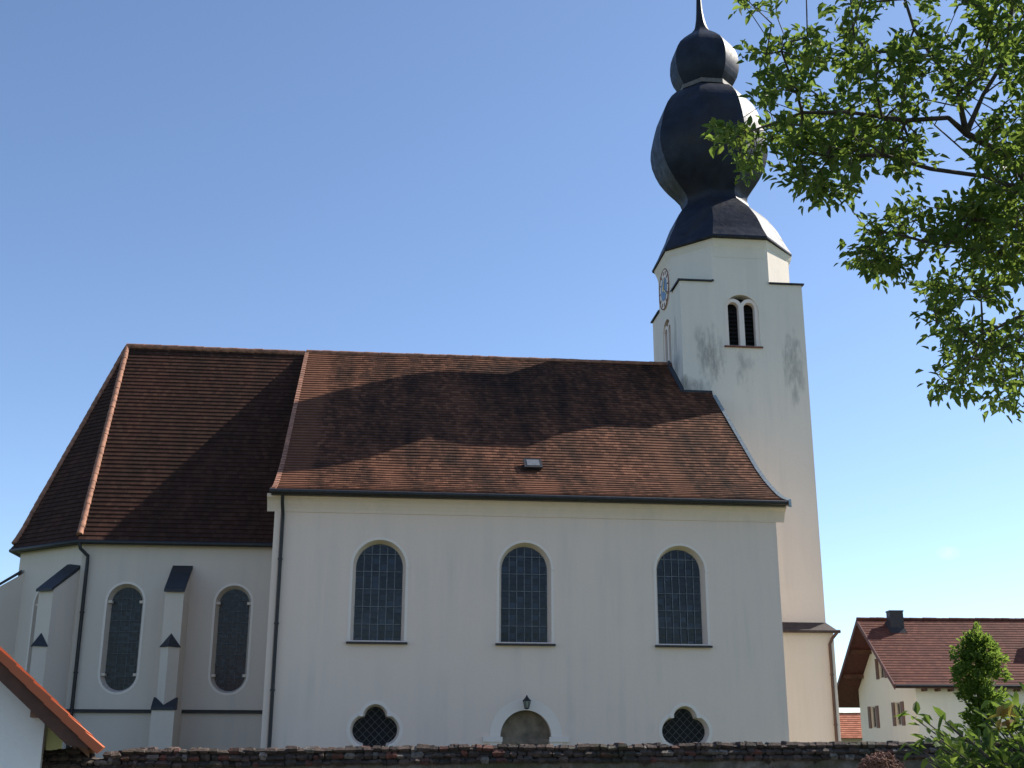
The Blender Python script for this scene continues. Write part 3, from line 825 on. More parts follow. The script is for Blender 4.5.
# onion dome: eight sided, three swellings, a little out of plumb
DP = [(24.60, 3.42), (24.69, 3.42), (24.8, 3.36), (24.96, 3.28), (25.25, 3.13), (25.6, 2.98), (25.9, 2.84), (26.3, 2.64), (26.7, 2.42), (27.0, 2.18), (27.3, 1.88), (27.5, 1.70), (27.75, 1.64), (28.0, 1.70),
      (28.3, 1.92), (28.6, 2.18), (28.9, 2.40), (29.3, 2.64), (29.7, 2.80), (30.2, 2.94), (30.7, 2.98), (31.2, 2.93), (31.7, 2.83), (32.2, 2.71), (32.6, 2.60), (33.0, 2.43), (33.4, 2.17), (33.7, 1.88), (33.92, 1.50), (34.02, 1.30), (34.16, 1.27), (34.3, 1.36), (34.5, 1.50), (34.8, 1.66), (35.15, 1.76), (35.5, 1.80), (35.9, 1.78), (36.2, 1.73), (36.5, 1.62), (36.8, 1.44), (37.1, 1.16), (37.35, 0.88), (37.55, 0.64), (37.8, 0.44), (38.1, 0.31), (38.5, 0.23), (39.0, 0.175), (39.6, 0.14), (40.6, 0.09), (41.8, 0.05)]


def dome_c(z):
    tb = [(24.3, 19.88), (26, 19.93), (28, 19.68), (31, 19.52), (34, 19.55), (36, 19.54), (39, 19.44), (42, 19.42)]
    for (a, xa), (b, xb) in zip(tb, tb[1:]):
        if z <= b: return xa+(xb-xa)*(max(z, a)-a)/(b-a)
    return tb[-1][1]


dense = []
for (z0, r0), (z1, r1), in zip(DP, DP[1:]):
    dense += [(z0+(z1-z0)*k/2, r0+(r1-r0)*k/2) for k in range(2)]
dense.append(DP[-1])
V = []; F = []; SH = []
for (z, r) in dense:
    V += [Vector((p.x, TCY+(p.y-TCY)*(1+0.08*min(1, max(0, (27-z)/2.4))), p.z)) for p in octo(r*math.cos(PI/8), z, dome_c(z), TCY)]
n = len(dense)
me = bpy.data.meshes.new('onion_dome')
V = [Vector(p) for p in octo(2.7, 24.60)] + V
for i in range(n):
    for k in range(8): F.append((i*8+k, i*8+(k+1) % 8, (i+1)*8+(k+1) % 8, (i+1)*8+k))
F.append(tuple(n*8+k for k in range(8)))
me.from_pydata([tuple(p) for p in V], [], F)
me.polygons.foreach_set('use_smooth', [True]*len(F)); me.update()
sh = me.attributes.new('sharp_edge', 'BOOLEAN', 'EDGE')
for e_ in me.edges:
    a, b = e_.vertices
    if a % 8 == b % 8 or max(a, b) < 32: sh.data[e_.index].value = True
dome = link('onion_dome', me, M['dome'], church)
mb = MB(); q0, q1 = octo(1.33, 34.03, dome_c(34.1)), octo(1.33, 34.26, dome_c(34.1))
mb.mesh(q0+q1, [(i, (i+1) % 8, 8+(i+1) % 8, 8+i) for i in range(8)]+[tuple(range(7, -1, -1)), tuple(range(8, 16))])
mb.build('neck_collar', plain('dull brown collar', (0.12, 0.10, 0.085), 0.6), dome)
mb = MB(); bm = bmesh.new(); bmesh.ops.create_uvsphere(bm, u_segments=20, v_segments=12, radius=0.32)
mb.mesh([v.co+Vector((19.42, TCY, 42.0)) for v in bm.verts], [tuple(v.index for v in f_.verts) for f_ in bm.faces], 0, True); bm.free()
mb.tube([(19.42, TCY, 42.2), (19.42, TCY, 43.9)], 0.05, 8); mb.tube([(18.9, TCY, 43.35), (19.94, TCY, 43.35)], 0.05, 8)
mb.build('finial', M['gilt'], dome)

# ------------------------------------------------------------------ lantern above the church door
lan = tag(empty('wall_lantern', (DC, 0, 2.86)), 'small black lantern fixed to the wall above the arched church door', 'lantern')
L_ = lambda p: Vector(p)
mb = MB(); yy = -0.30
mb.tube([(0, 0.0, 0.10), (0, -0.18, 0.06), (0, yy, 0.03)], 0.018, 6); mb.box(-0.05, -0.02, 0.02, 0.05, -0.001, 0.2); mb.build('bracket', M['dark_metal'], lan)
mb = MB()
hexr = lambda r, z: [(r*math.cos(k*PI/3), yy+r*math.sin(k*PI/3), z) for k in range(6)]
for k in range(6): mb.tube([hexr(0.075, 0.04)[k], hexr(0.125, 0.27)[k]], 0.009, 4)
pr = None
for r, z in ((0.03, 0.0), (0.085, 0.03), (0.08, 0.05)):
    cur = hexr(r, z)
    if pr: mb.mesh(pr+cur, [(i, (i+1) % 6, 6+(i+1) % 6, 6+i) for i in range(6)])
    pr = cur
pr = None
for r, z in ((0.15, 0.27), (0.15, 0.285), (0.10, 0.335), (0.045, 0.40), (0.03, 0.43), (0.012, 0.47)):
    cur = hexr(r, z)
    if pr: mb.mesh(pr+cur, [(i, (i+1) % 6, 6+(i+1) % 6, 6+i) for i in range(6)])
    pr = cur
mb.build('cage', M['dark_metal'], lan)
mb = MB(); a, b = hexr(0.07, 0.05), hexr(0.115, 0.265); mb.mesh(a+b, [(i, (i+1) % 6, 6+(i+1) % 6, 6+i) for i in range(6)])
mb.build('lantern_glass', plain('dusty lantern glass', (0.22, 0.22, 0.19), 0.25), lan)

# ------------------------------------------------------------------ rough stone wall
wall = tag(empty('stone_wall', (-1.2, -22.6, 0)), 'long dark mossy rubble stone wall in front of the church', 'wall')
stone_m = attr_mat('rubble stone')
m, nt, bs = newmat('worn mossy wall face')
f1 = noise_tex(nt, 3.5, 8, 0.7); f2 = noise_tex(nt, 1.2, 5); f3 = noise_tex(nt, 9, 4)
c = ramp(nt, f1, [(0.3, (0.06, 0.052, 0.04)), (0.5, (0.15, 0.125, 0.095)), (0.72, (0.26, 0.22, 0.18))])
c = mix(nt, c, (0.085, 0.085, 0.04), ramp(nt, f2, [(0.48, (0, 0, 0)), (0.62, (0.8, 0.8, 0.8))]))
c = mix(nt, c, (0.15, 0.055, 0.035), ramp(nt, f3, [(0.62, (0, 0, 0)), (0.70, (0.6, 0.6, 0.6))]))
nt.links.new(c, bs.inputs['Base Color']); bs.inputs['Roughness'].default_value = 0.95; bump(nt, bs, noise_tex(nt, 22, 7, 0.7), 0.9, 0.04)
M['rubble'] = m; mort_m = plain('old mortar', (0.07, 0.05, 0.04), 0.95, var=0.5, scale=5, bmp=0.8)
WL = 27.0


def wtop(x):
    return 1.425+0.012*(x)+0.02*noise.noise(Vector((x*0.5, 0, 0)))-(0.06 if 0.6 < x < 1.15 else 0)


def stones(mb, tints, x0, x1, z0f, z1f, y0, y1, wmin, wmax, palette, jit):
    x = x0
    while x < x1:
        w = random.uniform(wmin, wmax); zz0, zz1 = z0f(x), z1f(x)
        g = 0.003; V = []
        dy = random.uniform(-0.02, 0.03); dz = random.uniform(-1, 1)*jit
        for z in (zz0, zz1):
            for (a, b) in ((x+g, y0-dy), (x+w-g, y0-dy), (x+w-g, y1), (x+g, y1)):
                V.append((a+random.uniform(-1, 1)*jit, b+random.uniform(-1, 1)*jit, z+(dz if z == zz1 else 0)+random.uniform(-1, 1)*jit*0.6))
        # rounded by one inset ring on the front and the top
        c_ = [sum((Vector(v) for v in V), Vector())/8]
        mid = [(Vector(p)*0.5+Vector(q)*0.5) for p, q in zip(V[:4], V[4:])]
        mid = [p+(p-c_[0])*0.10 for p in mid]
        lo = [Vector(p).lerp(c_[0], 0.16) for p in V[:4]]; hi = [Vector(p).lerp(c_[0], 0.20) for p in V[4:]]
        n0 = len(mb.f)
        mb.mesh(lo+mid+hi, [(3, 2, 1, 0), (8, 9, 10, 11)]+[(i, (i+1) % 4, 4+(i+1) % 4, 4+i) for i in range(4)]+[(4+i, 4+(i+1) % 4, 8+(i+1) % 4, 8+i) for i in range(4)])
        col = random.choice(palette); k = random.uniform(0.6, 0.95)
        tints += [tuple(c*k for c in col)]*(len(mb.f)-n0)
        x += w


def tint_attr(o, tints):
    at = o.data.attributes.new('tint', 'FLOAT_COLOR', 'FACE')
    at.data.foreach_set('color', [c for t in tints for c in (*t, 1)])


pal = [(0.075, 0.06, 0.045)]*6+[(0.12, 0.09, 0.065)]*3+[(0.05, 0.05, 0.045)]*4+[(0.16, 0.13, 0.10)]*2
pal2 = [(0.10, 0.065, 0.05)]*7+[(0.15, 0.10, 0.075)]*4+[(0.17, 0.07, 0.05)]*1+[(0.08, 0.062, 0.05)]*3+[(0.24, 0.20, 0.165)]*1
pal3 = [(0.13, 0.085, 0.065)]*5+[(0.28, 0.23, 0.19)]*2+[(0.10, 0.075, 0.06)]*4+[(0.24, 0.085, 0.055)]*1
mb = MB(); tn = []      # face: old rendering worn back to the stones
nx, nz = 420, 24
V = []
for i in range(nx+1):
    for k in range(nz+1):
        x, z = WL*i/nx, (wtop(WL*i/nx)-0.10)*k/nz
        q = Vector((x, 0, z)); y = 0.05*noise.noise(q*5)+0.03*noise.noise(q*11)+0.03*abs(noise.noise(q*2))
        V.append((x, y, z))
mb.mesh(V, [(i*(nz+1)+k, (i+1)*(nz+1)+k, (i+1)*(nz+1)+k+1, i*(nz+1)+k+1) for i in range(nx) for k in range(nz)], 0, False)
body = mb.build('wall_body', M['rubble'], wall)
mb = MB()
for i in range(90):
    xa, xb = WL*i/90, WL*(i+1)/90; za, zb = wtop(xa)+(0.03 if 0.5 < xa < 1.2 else 0.10), wtop(xb)+(0.03 if 0.5 < xa < 1.2 else 0.10)
    mb.hexa([(xa, 0.04, 0), (xb, 0.04, 0), (xb, 0.50, 0), (xa, 0.50, 0), (xa, 0.04, za), (xb, 0.04, zb), (xb, 0.50, zb), (xa, 0.50, za)])
mb.build('wall_core', mort_m, wall)
mb = MB(); tn = []
for k in range(3):
    z_ = -0.15+k*0.095
    for (ya, yb) in ((-0.06+k*0.012, 0.25), (0.26, 0.57-k*0.02)):
        for (sa, sb) in (((0.0, 0.62), (0.98, WL)) if k == 2 else ((random.uniform(0, .1), WL),)): stones(mb, tn, sa, sb, lambda x: wtop(x)+z_+0.015*noise.noise(Vector((x*2, k, 0))), lambda x: wtop(x)+z_+0.10+0.05*noise.noise(Vector((x*5, k, 5))), ya, yb, 0.06, 0.20, pal2 if k != 1 else pal3, 0.022)
cop = mb.build('coping', stone_m, wall); tint_attr(cop, tn)


# ------------------------------------------------------------------ leaves
def leaf_mesh(name, items, mat, parent=None, fold=0.25):
    """items: (position, direction, normal, length, width, random value)"""
    V = []; F = []; rv = []
    for (p, d, nn, L, w, q) in items:
        d = d.normalized(); s = d.cross(nn)
        if s.length < 1e-4: s = d.cross(Vector((0.3, 0.7, 0.2)))
        s.normalize(); nn = s.cross(d); n = len(V)
        droop = -nn*L*0.12
        V += [p, p+d*L*0.33+s*w*0.5+nn*w*fold, p+d*L*0.72+s*w*0.36+nn*w*fold*0.7+droop*0.5, p+d*L+droop, p+d*L*0.72-s*w*0.36+nn*w*fold*0.7+droop*0.5, p+d*L*0.33-s*w*0.5+nn*w*fold]
        F += [(n, n+1, n+2, n+3), (n, n+3, n+4, n+5)]; rv += [q, q]
    me = bpy.data.meshes.new(name); me.from_pydata([tuple(v) for v in V], [], F)
    at = me.attributes.new('rnd', 'FLOAT', 'FACE'); at.data.foreach_set('value', rv)
    me.update()
    return link(name, me, mat, parent)


def rvec():
    while True:
        v = Vector((random.uniform(-1, 1), random.uniform(-1, 1), random.uniform(-1, 1)))
        if 0.05 < v.length < 1: return v


bark = plain('grey brown bark', (0.075, 0.055, 0.042), 0.9, var=0.5, scale=12, bmp=0.8)
leafA = leaf_mat('broad tree leaf', (0.022, 0.048, 0.011), (0.050, 0.085, 0.014), (0.125, 0.14, 0.022), 0.46)


# --- the near tree whose boughs hang into the top right corner
TREE = Vector((9.9, -34.6, 0))
tree = tag(empty('broadleaf_tree', TREE), 'near leafy tree whose boughs hang into the upper right corner', 'tree')
def pix(px, py, d): return CAM + ray(px, py)*d


def inpoly(x, y, poly):
    c_ = False; j = len(poly)-1
    for i in range(len(poly)):
        xi, yi = poly[i]; xj, yj = poly[j]
        if (yi > y) != (yj > y) and x < (xj-xi)*(y-yi)/(yj-yi)+xi: c_ = not c_
        j = i
    return c_


# silhouettes of the boughs as seen from the lane; each gets its own depth range
boughs = [
    ([(975, 130), (985, 215), (960, 235), (1000, 260), (1080, 260), (1080, 130)], 75, 8.4, 10.6),
    ([(738, -40), (742, 10), (770, 28), (800, 22), (850, 30), (900, 20), (960, 30), (1060, 40), (1060, -60)], 120, 8.6, 10.2),
    ([(772, 32), (756, 62), (768, 92), (760, 112), (782, 135), (850, 130), (925, 120), (950, 70), (930, 25), (860, 28)], 170, 8.4, 10.4),
    ([(728, 125), (724, 152), (745, 165), (790, 172), (800, 190), (832, 203), (866, 186), (885, 165), (915, 172), (930, 140), (880, 125), (800, 120)], 160, 8.4, 10.0),
    ([(960, 20), (945, 80), (975, 120), (1000, 160), (1070, 170), (1080, 20)], 190, 8.4, 10.8),
    ([(882, 222), (872, 240), (852, 262), (880, 270), (925, 262), (950, 240), (975, 225), (1000, 200), (950, 200), (905, 212)], 100, 8.6, 9.8),
    ([(985, 180), (985, 230), (940, 260), (922, 290), (915, 306), (935, 318), (915, 352), (930, 365), (905, 382), (935, 393), (985, 388), (996, 408), (1030, 400), (1090, 380), (1090, 180)], 285, 8.4, 10.6),
]
att = []
for poly, n, d0, d1 in boughs:
    xs = [p[0] for p in poly]; ys = [p[1] for p in poly]; k = 0
    while k < n:
        x, y = random.uniform(min(xs), max(xs)), random.uniform(min(ys), max(ys))
        if inpoly(x, y, poly) and (x < 770 or noise.noise(Vector((x/45, y/38, 1.7))) > -0.17): att.append(pix(x, y, random.uniform(d0, d1))); k += 1
for _ in range(1500):      # the rest of the crown, outside the picture
    v = rvec(); v.normalize(); v *= random.uniform(0.45, 1)**0.5
    p = TREE+Vector((0.4, 0, 6.6))+Vector((v.x*3.0, v.y*2.9, v.z*2.6))
    dd = p-CAM; zc = dd.dot(fw)
    px = 512+1200*dd.dot(rt2)/zc; py = 384-1200*dd.dot(up2)/zc
    if px < 1035 and py > -15: continue
    att.append(p)
# skeleton: limbs first, then every leaf cluster joins the nearest limb with a bias along it
nodes = []; par = []


def addn(p, q): nodes.append(Vector(p)); par.append(q); return len(nodes)-1


root = addn(TREE, -1); q = root
for z in (0.6, 1.2, 1.8, 2.4, 3.0): q = addn(TREE+Vector((0.04*math.sin(z), 0.03*z, z)), q)
fork = q


def limb(start, pts):
    q = start
    for a in pts:
        b = nodes[q]; n = max(1, int((a-b).length/0.28))
        p0 = b.copy()
        for k in range(1, n+1): q = addn(p0.lerp(a, k/n)+rvec()*0.05+Vector((0, 0, 0.05*math.sin(k*1.3))), q)
    return q


l1 = limb(fork, [pix(1110, 330, 9.5), pix(1040, 195, 9.5), pix(1003, 166, 9.4), pix(965, 138, 9.3)])
i965 = l1
limb(i965, [pix(955, 100, 9.3), pix(935, 62, 9.4), pix(921, 32, 9.5), pix(905, 0, 9.6)])
limb(i965, [pix(945, 127, 9.2), pix(910, 121, 9.1), pix(850, 113, 9.0), pix(800, 120, 9.0), pix(750, 135, 9.0)])
limb(i965, [pix(1000, 60, 9.7), pix(1010, 0, 9.8)])
j = limb(fork, [pix(1090, 300, 9.2), pix(1035, 190, 9.0), pix(985, 179, 9.0), pix(930, 176, 8.9), pix(880, 160, 8.9), pix(830, 165, 8.9)])
j = limb(fork, [pix(1120, 330, 9.4), pix(1030, 222, 9.2), pix(975, 222, 9.1), pix(942, 250, 9.0), pix(900, 245, 9.0)])
j = limb(fork, [pix(1110, 380, 9.4), pix(1040, 310, 9.2), pix(980, 340, 9.1), pix(930, 375, 9.0)])
for _ in range(7):
    a = 2*PI*_/7; limb(fork, [TREE+Vector((0.8*math.cos(a)+0.3, 0.8*math.sin(a), 4.6)), TREE+Vector((2.2*math.cos(a)+0.4, 2.2*math.sin(a), 6.3+random.uniform(-1, 1.6)))])
nlimb = len(nodes)
att.sort(key=lambda p: min((p-n_).length for n_ in nodes))
items = []
tips = []
plen = [0.0]*len(nodes)
for i in range(1, len(nodes)): plen[i] = plen[par[i]]+(nodes[i]-nodes[par[i]]).length
for p in att:
    best = min(range(6, len(nodes)), key=lambda i: (nodes[i]-p).length+0.12*plen[i])
    L = (nodes[best]-p).length; n = max(1, int(L/0.22)); b = nodes[best].copy(); q = best
    for k in range(1, n+1):
        q = addn(b.lerp(p, k/n)+rvec()*0.03-Vector((0, 0, 0.02*math.sin(PI*k/n))), q); plen.append(plen[par[q]]+L/n)
    tips.append(q)
cnt = [0.0]*len(nodes)
for t in tips: cnt[t] += 1
for i in range(len(nodes)-1, 0, -1): cnt[par[i]] += cnt[i]
rad = [0.0024*max(1, c_)**0.38 for c_ in cnt]
tm = MB(); trunk_nodes = [i for i in range(6)]; rad[:6] = [max(r, 0.11-0.004*i) for i, r in enumerate(rad[:6])]
tm.tube([nodes[i]-TREE for i in range(6)], [rad[i]*1.05+(0.06 if i == 0 else 0) for i in range(6)], 14)
tm.build('trunk', bark, tree)
bm_ = MB()
for i in range(6, len(nodes)):
    a, b = nodes[par[i]]-TREE, nodes[i]-TREE
    r0, r1 = min(rad[par[i]], rad[i]*1.5), rad[i]
    bm_.tube([a, b], [r0, r1], 6 if r1 > 0.008 else 4, caps=False)
branch = bm_.build('branches', bark, tree)
for t in tips:
    p = nodes[t]; d = (p-nodes[par[t]]).normalized()
    k = random.randint(9, 15)
    sub = []
    for _ in range(random.choice((2, 3, 3))): sub.append((d+rvec()*0.9).normalized())
    for i in range(k):
        sd = random.choice(sub); o = p+sd*random.uniform(-0.03, 0.13)+rvec()*0.05
        ld = (sd*0.6+rvec()*1.0+Vector((0, 0, -0.05))).normalized()
        nv = (Vector((0, 0, 1))+rvec()*0.75).normalized()
        L = random.uniform(0.05, 0.097)
        items.append((o-TREE, ld, nv, L, L*random.uniform(0.42, 0.55), random.random()))
leaf_mesh('crown', items, leafA, tree)


# --- leafy column by the house
leafB = leaf_mat('small climber leaf', (0.026, 0.055, 0.009), (0.065, 0.115, 0.016), (0.16, 0.20, 0.03), 0.5)
cpos = Vector((16.05, -18.0, 0))
col = tag(empty('columnar_shrub', cpos), 'tall narrow leafy green shrub in front of the long house', 'shrub')
tm = MB(); tm.tube([(0, 0, 0), (0.03, 0.02, 1.2), (-0.02, 0, 2.4), (0.02, 0, 3.5)], [0.07, 0.06, 0.045, 0.015], 8); tm.build('stem', bark, col)
its = []


def colr(z):
    tb = [(0, 0.30), (1.2, 0.42), (1.9, 0.44), (2.5, 0.50), (3.0, 0.60), (3.4, 0.58), (3.65, 0.42), (3.9, 0.14), (4.05, 0.05)]
    for (a, ra), (b, rb) in zip(tb, tb[1:]):
        if z <= b: return ra+(rb-ra)*(z-a)/(b-a)
    return 0.03


clumps = []
for _ in range(300):
    z = random.uniform(0.5, 3.85); a = random.uniform(0, 2*PI); r = 0.74*colr(z)*random.uniform(0.15, 1.1)
    clumps.append(Vector((r*math.cos(a), r*math.sin(a), z)))
for x, z in ((-0.52, 3.35), (-0.56, 3.0), (-0.45, 3.1), (0.50, 3.35), (0.45, 3.0), (0.05, 3.95), (0.0, 3.8), (0.1, 3.7), (0.46, 2.6), (-0.28, 3.5), (0.3, 3.5)): clumps.append(Vector((x, random.uniform(-0.3, 0.1), z)))
for cpt in clumps:
    rad_ = Vector((cpt.x, cpt.y, 0.25)).normalized()
    for _ in range(38):
        o = cpt+rvec()*0.12; L = random.uniform(0.06, 0.11)
        its.append((o, (rad_+rvec()*0.9).normalized(), (rad_*0.5+Vector((0, 0, 0.6))+rvec()*0.6).normalized(), L, L*0.55, random.random()))
leaf_mesh('foliage', its, leafB, col)

# --- young broad leaved shrub close to the lane
leafC = leaf_mat('large fresh leaf', (0.016, 0.038, 0.007), (0.045, 0.085, 0.012), (0.13, 0.16, 0.024), 0.40)
withered = leaf_mat('withered leaf', (0.22, 0.09, 0.02), (0.30, 0.13, 0.03), (0.36, 0.20, 0.05), 0.45)
spos = Vector((7.45, -36.4, 0))
sh_ = tag(empty('sapling_shrub', spos), 'broad leaved green shrub at the lower right corner beside the lane', 'shrub')
tm = MB(); its = []; its2 = []
targets = []
sil = [(905, 745, 0), (925, 728, 0), (918, 718, 0), (945, 735, 0), (950, 722, 0), (935, 755, 0), (970, 735, 0), (985, 718, 0), (1000, 722, 0), (1010, 735, 0), (990, 745, 0), (975, 755, 0), (960, 762, 0), (1005, 760, 0), (1020, 752, 0), (1022, 700, 0), (1012, 712, 0), (1035, 720, 0), (1040, 700, 0), (955, 745, 0), (940, 742, 0), (1015, 745, 0), (1000, 700, 0), (1050, 740, 0), (1060, 715, 0), (965, 725, 0)]
for x, y, _ in sil:
    for r_ in range(2): targets.append(pix(x+random.uniform(-8, 8), y+random.uniform(-2, 8), random.uniform(6.0, 7.3)))
for _ in range(70): targets.append(spos+Vector((random.uniform(-0.75, 0.8), random.uniform(-0.6, 0.6), random.uniform(0.4, 1.2))))
forks = [spos+Vector((random.uniform(-0.2, 0.2), random.uniform(-0.2, 0.2), random.uniform(0.5, 1.0))) for _ in range(9)]
for f_ in forks: tm.tube([(random.uniform(-.05, .05), random.uniform(-.05, .05), 0), (f_-spos)*0.6, f_-spos], [0.018, 0.014, 0.01], 6)
for t in targets:
    f_ = min(forks, key=lambda f: (f-t).length); a, b = f_-spos, t-spos
    mid = a.lerp(b, 0.5)+Vector((0, 0, 0.06)); tm.tube([a, mid, b], [0.008, 0.006, 0.003], 5)
    d = (b-mid).normalized()
    for k in range(15):
        o = mid.lerp(b, random.uniform(0.35, 1.05))+rvec()*0.03; L = random.uniform(0.05, 0.095)
        its.append((o, (d*0.5+rvec()*0.9+Vector((0, 0, -0.15))).normalized(), (Vector((0, 0, 1))+rvec()*0.6).normalized(), L, L*0.46, random.random()))
p = pix(1014, 714, 6.4)-spos
for k in range(8):
    its2.append((p+rvec()*0.06, (Vector((-0.8, 0, -0.3))+rvec()*0.7).normalized(), (Vector((0, 0, 1))+rvec()*0.6).normalized(), random.uniform(0.07, 0.11), 0.045, random.random()))
tm.build('twigs', bark, sh_); leaf_mesh('foliage', its, leafC, sh_); leaf_mesh('withered_leaves', its2, withered, sh_)

# ------------------------------------------------------------------ the long house on the right
TH = 0.086
house = tag(empty('farmhouse', (31.86, 20.66, 0), -TH), 'cream farmhouse with red brown tiled roof, dark chimney and shuttered gable windows', 'house')
HW, HE, HR, GO, EO, EOB, HL = 10.14, 4.82, 8.74, 1.29, 0.67, 1.55, 17.0
HS = (HR-HE)/(HW/2+EO)
hz_ = lambda b: HR-HS*abs(b-HW/2)
mb = MB()
# gable wall with three openings, then the others
gh = [[(HW-bc-0.48, z0), (HW-bc+0.48, z0), (HW-bc+0.48, z1), (HW-bc-0.48, z1)] for bc, z0, z1 in ((7.5, 2.80, 3.98), (3.05, 2.86, 4.06), (5.35, 5.5, 6.6))]
panel(mb, [(0, -0.3), (HW, -0.3), (HW, hz_(0)-0.22), (HW/2, HR-0.25), (0, hz_(0)-0.22)], gh, 0.4, (0, HW, 0), (0, -1, 0), (0, 0, 1))
mb.box(0.4, 0.003, -0.3, HL, 0.4, hz_(0)-0.22); mb.box(0.4, HW-0.4, -0.3, HL, HW-0.003, hz_(0)-0.22)
mb.prism([(HL-0.4, 0.4, -0.3), (HL-0.4, HW-0.4, -0.3), (HL-0.4, HW-0.4, hz_(0)-0.2), (HL-0.4, HW/2, HR-0.25), (HL-0.4, 0.4, hz_(0)-0.2)], (0, 0, 0), (0.4, 0, 0))
mb.build('wall', plaster('cream house plaster', (0.82, 0.76, 0.63), dirt_amt=0.25), house)
M['house_tile'] = tiles('red brown pantile', [(0.10, 0.038, 0.030), (0.125, 0.048, 0.036), (0.16, 0.064, 0.046)], moss=(0.055, 0.03, 0.026), moss_amt=0.4, w=0.26, h=0.25)
mb = MB(); nc = 26
for side in (0, 1):
    for i in range(nc):
        if side == 0: f0, f1 = -EO+(HW/2+EO)*i/nc, -EO+(HW/2+EO)*(i+1)/nc
        else: f0, f1 = HW+EOB-(HW/2+EOB)*i/nc, HW+EOB-(HW/2+EOB)*(i+1)/nc
        z0, z1 = hz_(f0)+0.04, hz_(f1)+0.012; nn = 60
        xs = [-GO+(HL+2*GO)*k/nn for k in range(nn+1)]
        sl_ = math.hypot(f1-f0, z1-z0)
        for k in range(nn):
            u0, u1 = xs[k], xs[k+1]
            mb.face([(u0, f0, z0), (u1, f0, z0), (u1, f1, z1), (u0, f1, z1)], 0, [(u0, i*.25), (u1, i*.25), (u1, i*.25+.25), (u0, i*.25+.25)])
            mb.face([(u0, f0, z0-0.04), (u1, f0, z0-0.04), (u1, f0, z0), (u0, f0, z0)], 0, [(u0, i*.33), (u1, i*.33), (u1, i*.33), (u0, i*.33)])
hr = mb.build('roof', M['house_tile'], house)
mb = MB()
for (b0, b1) in ((-EO, HW/2), (HW+EOB, HW/2)):
    mb.hexa([(-GO+0.01, b0, hz_(b0)-0.17), (HL+GO-0.01, b0, hz_(b0)-0.17), (HL+GO-0.01, b1, hz_(b1)-0.17), (-GO+0.01, b1, hz_(b1)-0.17),
             (-GO+0.01, b0, hz_(b0)-0.02), (HL+GO-0.01, b0, hz_(b0)-0.02), (HL+GO-0.01, b1, hz_(b1)-0.02), (-GO+0.01, b1, hz_(b1)-0.02)])
    mb.hexa([(-GO-0.04, b0, hz_(b0)-0.24), (-GO+0.009, b0, hz_(b0)-0.24), (-GO+0.009, b1, hz_(b1)-0.24), (-GO-0.04, b1, hz_(b1)-0.24),
             (-GO-0.04, b0, hz_(b0)+0.04), (-GO+0.009, b0, hz_(b0)+0.04), (-GO+0.009, b1, hz_(b1)+0.04), (-GO-0.04, b1, hz_(b1)+0.04)])
mb.build('eaves_boarding', plain('red brown boarding', (0.10, 0.032, 0.026), 0.7), hr)
for b in (1.2, HW/2, HW-1.2, 3.1, HW-3.1):
    mb = MB(); mb.box(-GO+0.12, b-0.09, hz_(b)-0.42, 0.3, b+0.09, hz_(b)-0.18); mb.build('purlin', M['old_wood'], hr)
for k in range(24):
    mb = MB(); mb.box(0.3+k*0.7, -EO+0.06, hz_(-EO)-0.30, 0.42+k*0.7, 0.02, hz_(-EO)-0.17); mb.build('rafter_tail', M['old_wood'], hr)
mb = MB(); mb.tube([(-GO, -EO-0.06, hz_(-EO)-0.05), (HL+GO, -EO-0.06, hz_(-EO)-0.05)], 0.07, 8); mb.build('gutter', M['dark_metal'], hr)
ridge_caps([(-GO, HW/2, HR+0.03), (HL+GO, HW/2, HR+0.03)], 0.12, M['house_tile'], hr, 'ridge_tiles')
for a0, a1, b0, b1, zt in ((0.30, 1.06, HW/2-1.1, HW/2-0.45, 9.12), (8.15, 9.0, 2.2, 3.0, 8.3)):
    mb = MB(); mb.box(a0, b0, hz_(b0)-0.5, a1, b1, zt); mb.box(a0-0.03, b0-0.03, zt, a1+0.03, b1+0.03, zt+0.07)
    ch = mb.build('chimney', plain('dark chimney cladding', (0.028, 0.026, 0.03), 0.6), house)
    mb = MB(); mb.hexa([(a0-0.1, b0-0.18, hz_(b0-0.18)+0.04), (a1+0.1, b0-0.18, hz_(b0-0.18)+0.04), (a1+0.1, b1+0.1, hz_(b1+0.1)+0.04), (a0-0.1, b1+0.1, hz_(b1+0.1)+0.04)] +
                       [(a0-0.01, b0-0.01, hz_(b0-0.01)+0.22), (a1+0.01, b0-0.01, hz_(b0-0.01)+0.22), (a1+0.01, b1+0.01, hz_(b1+0.01)+0.22), (a0-0.01, b1+0.01, hz_(b1+0.01)+0.22)])
    mb.build('chimney_flashing', M['dark_metal'], ch)
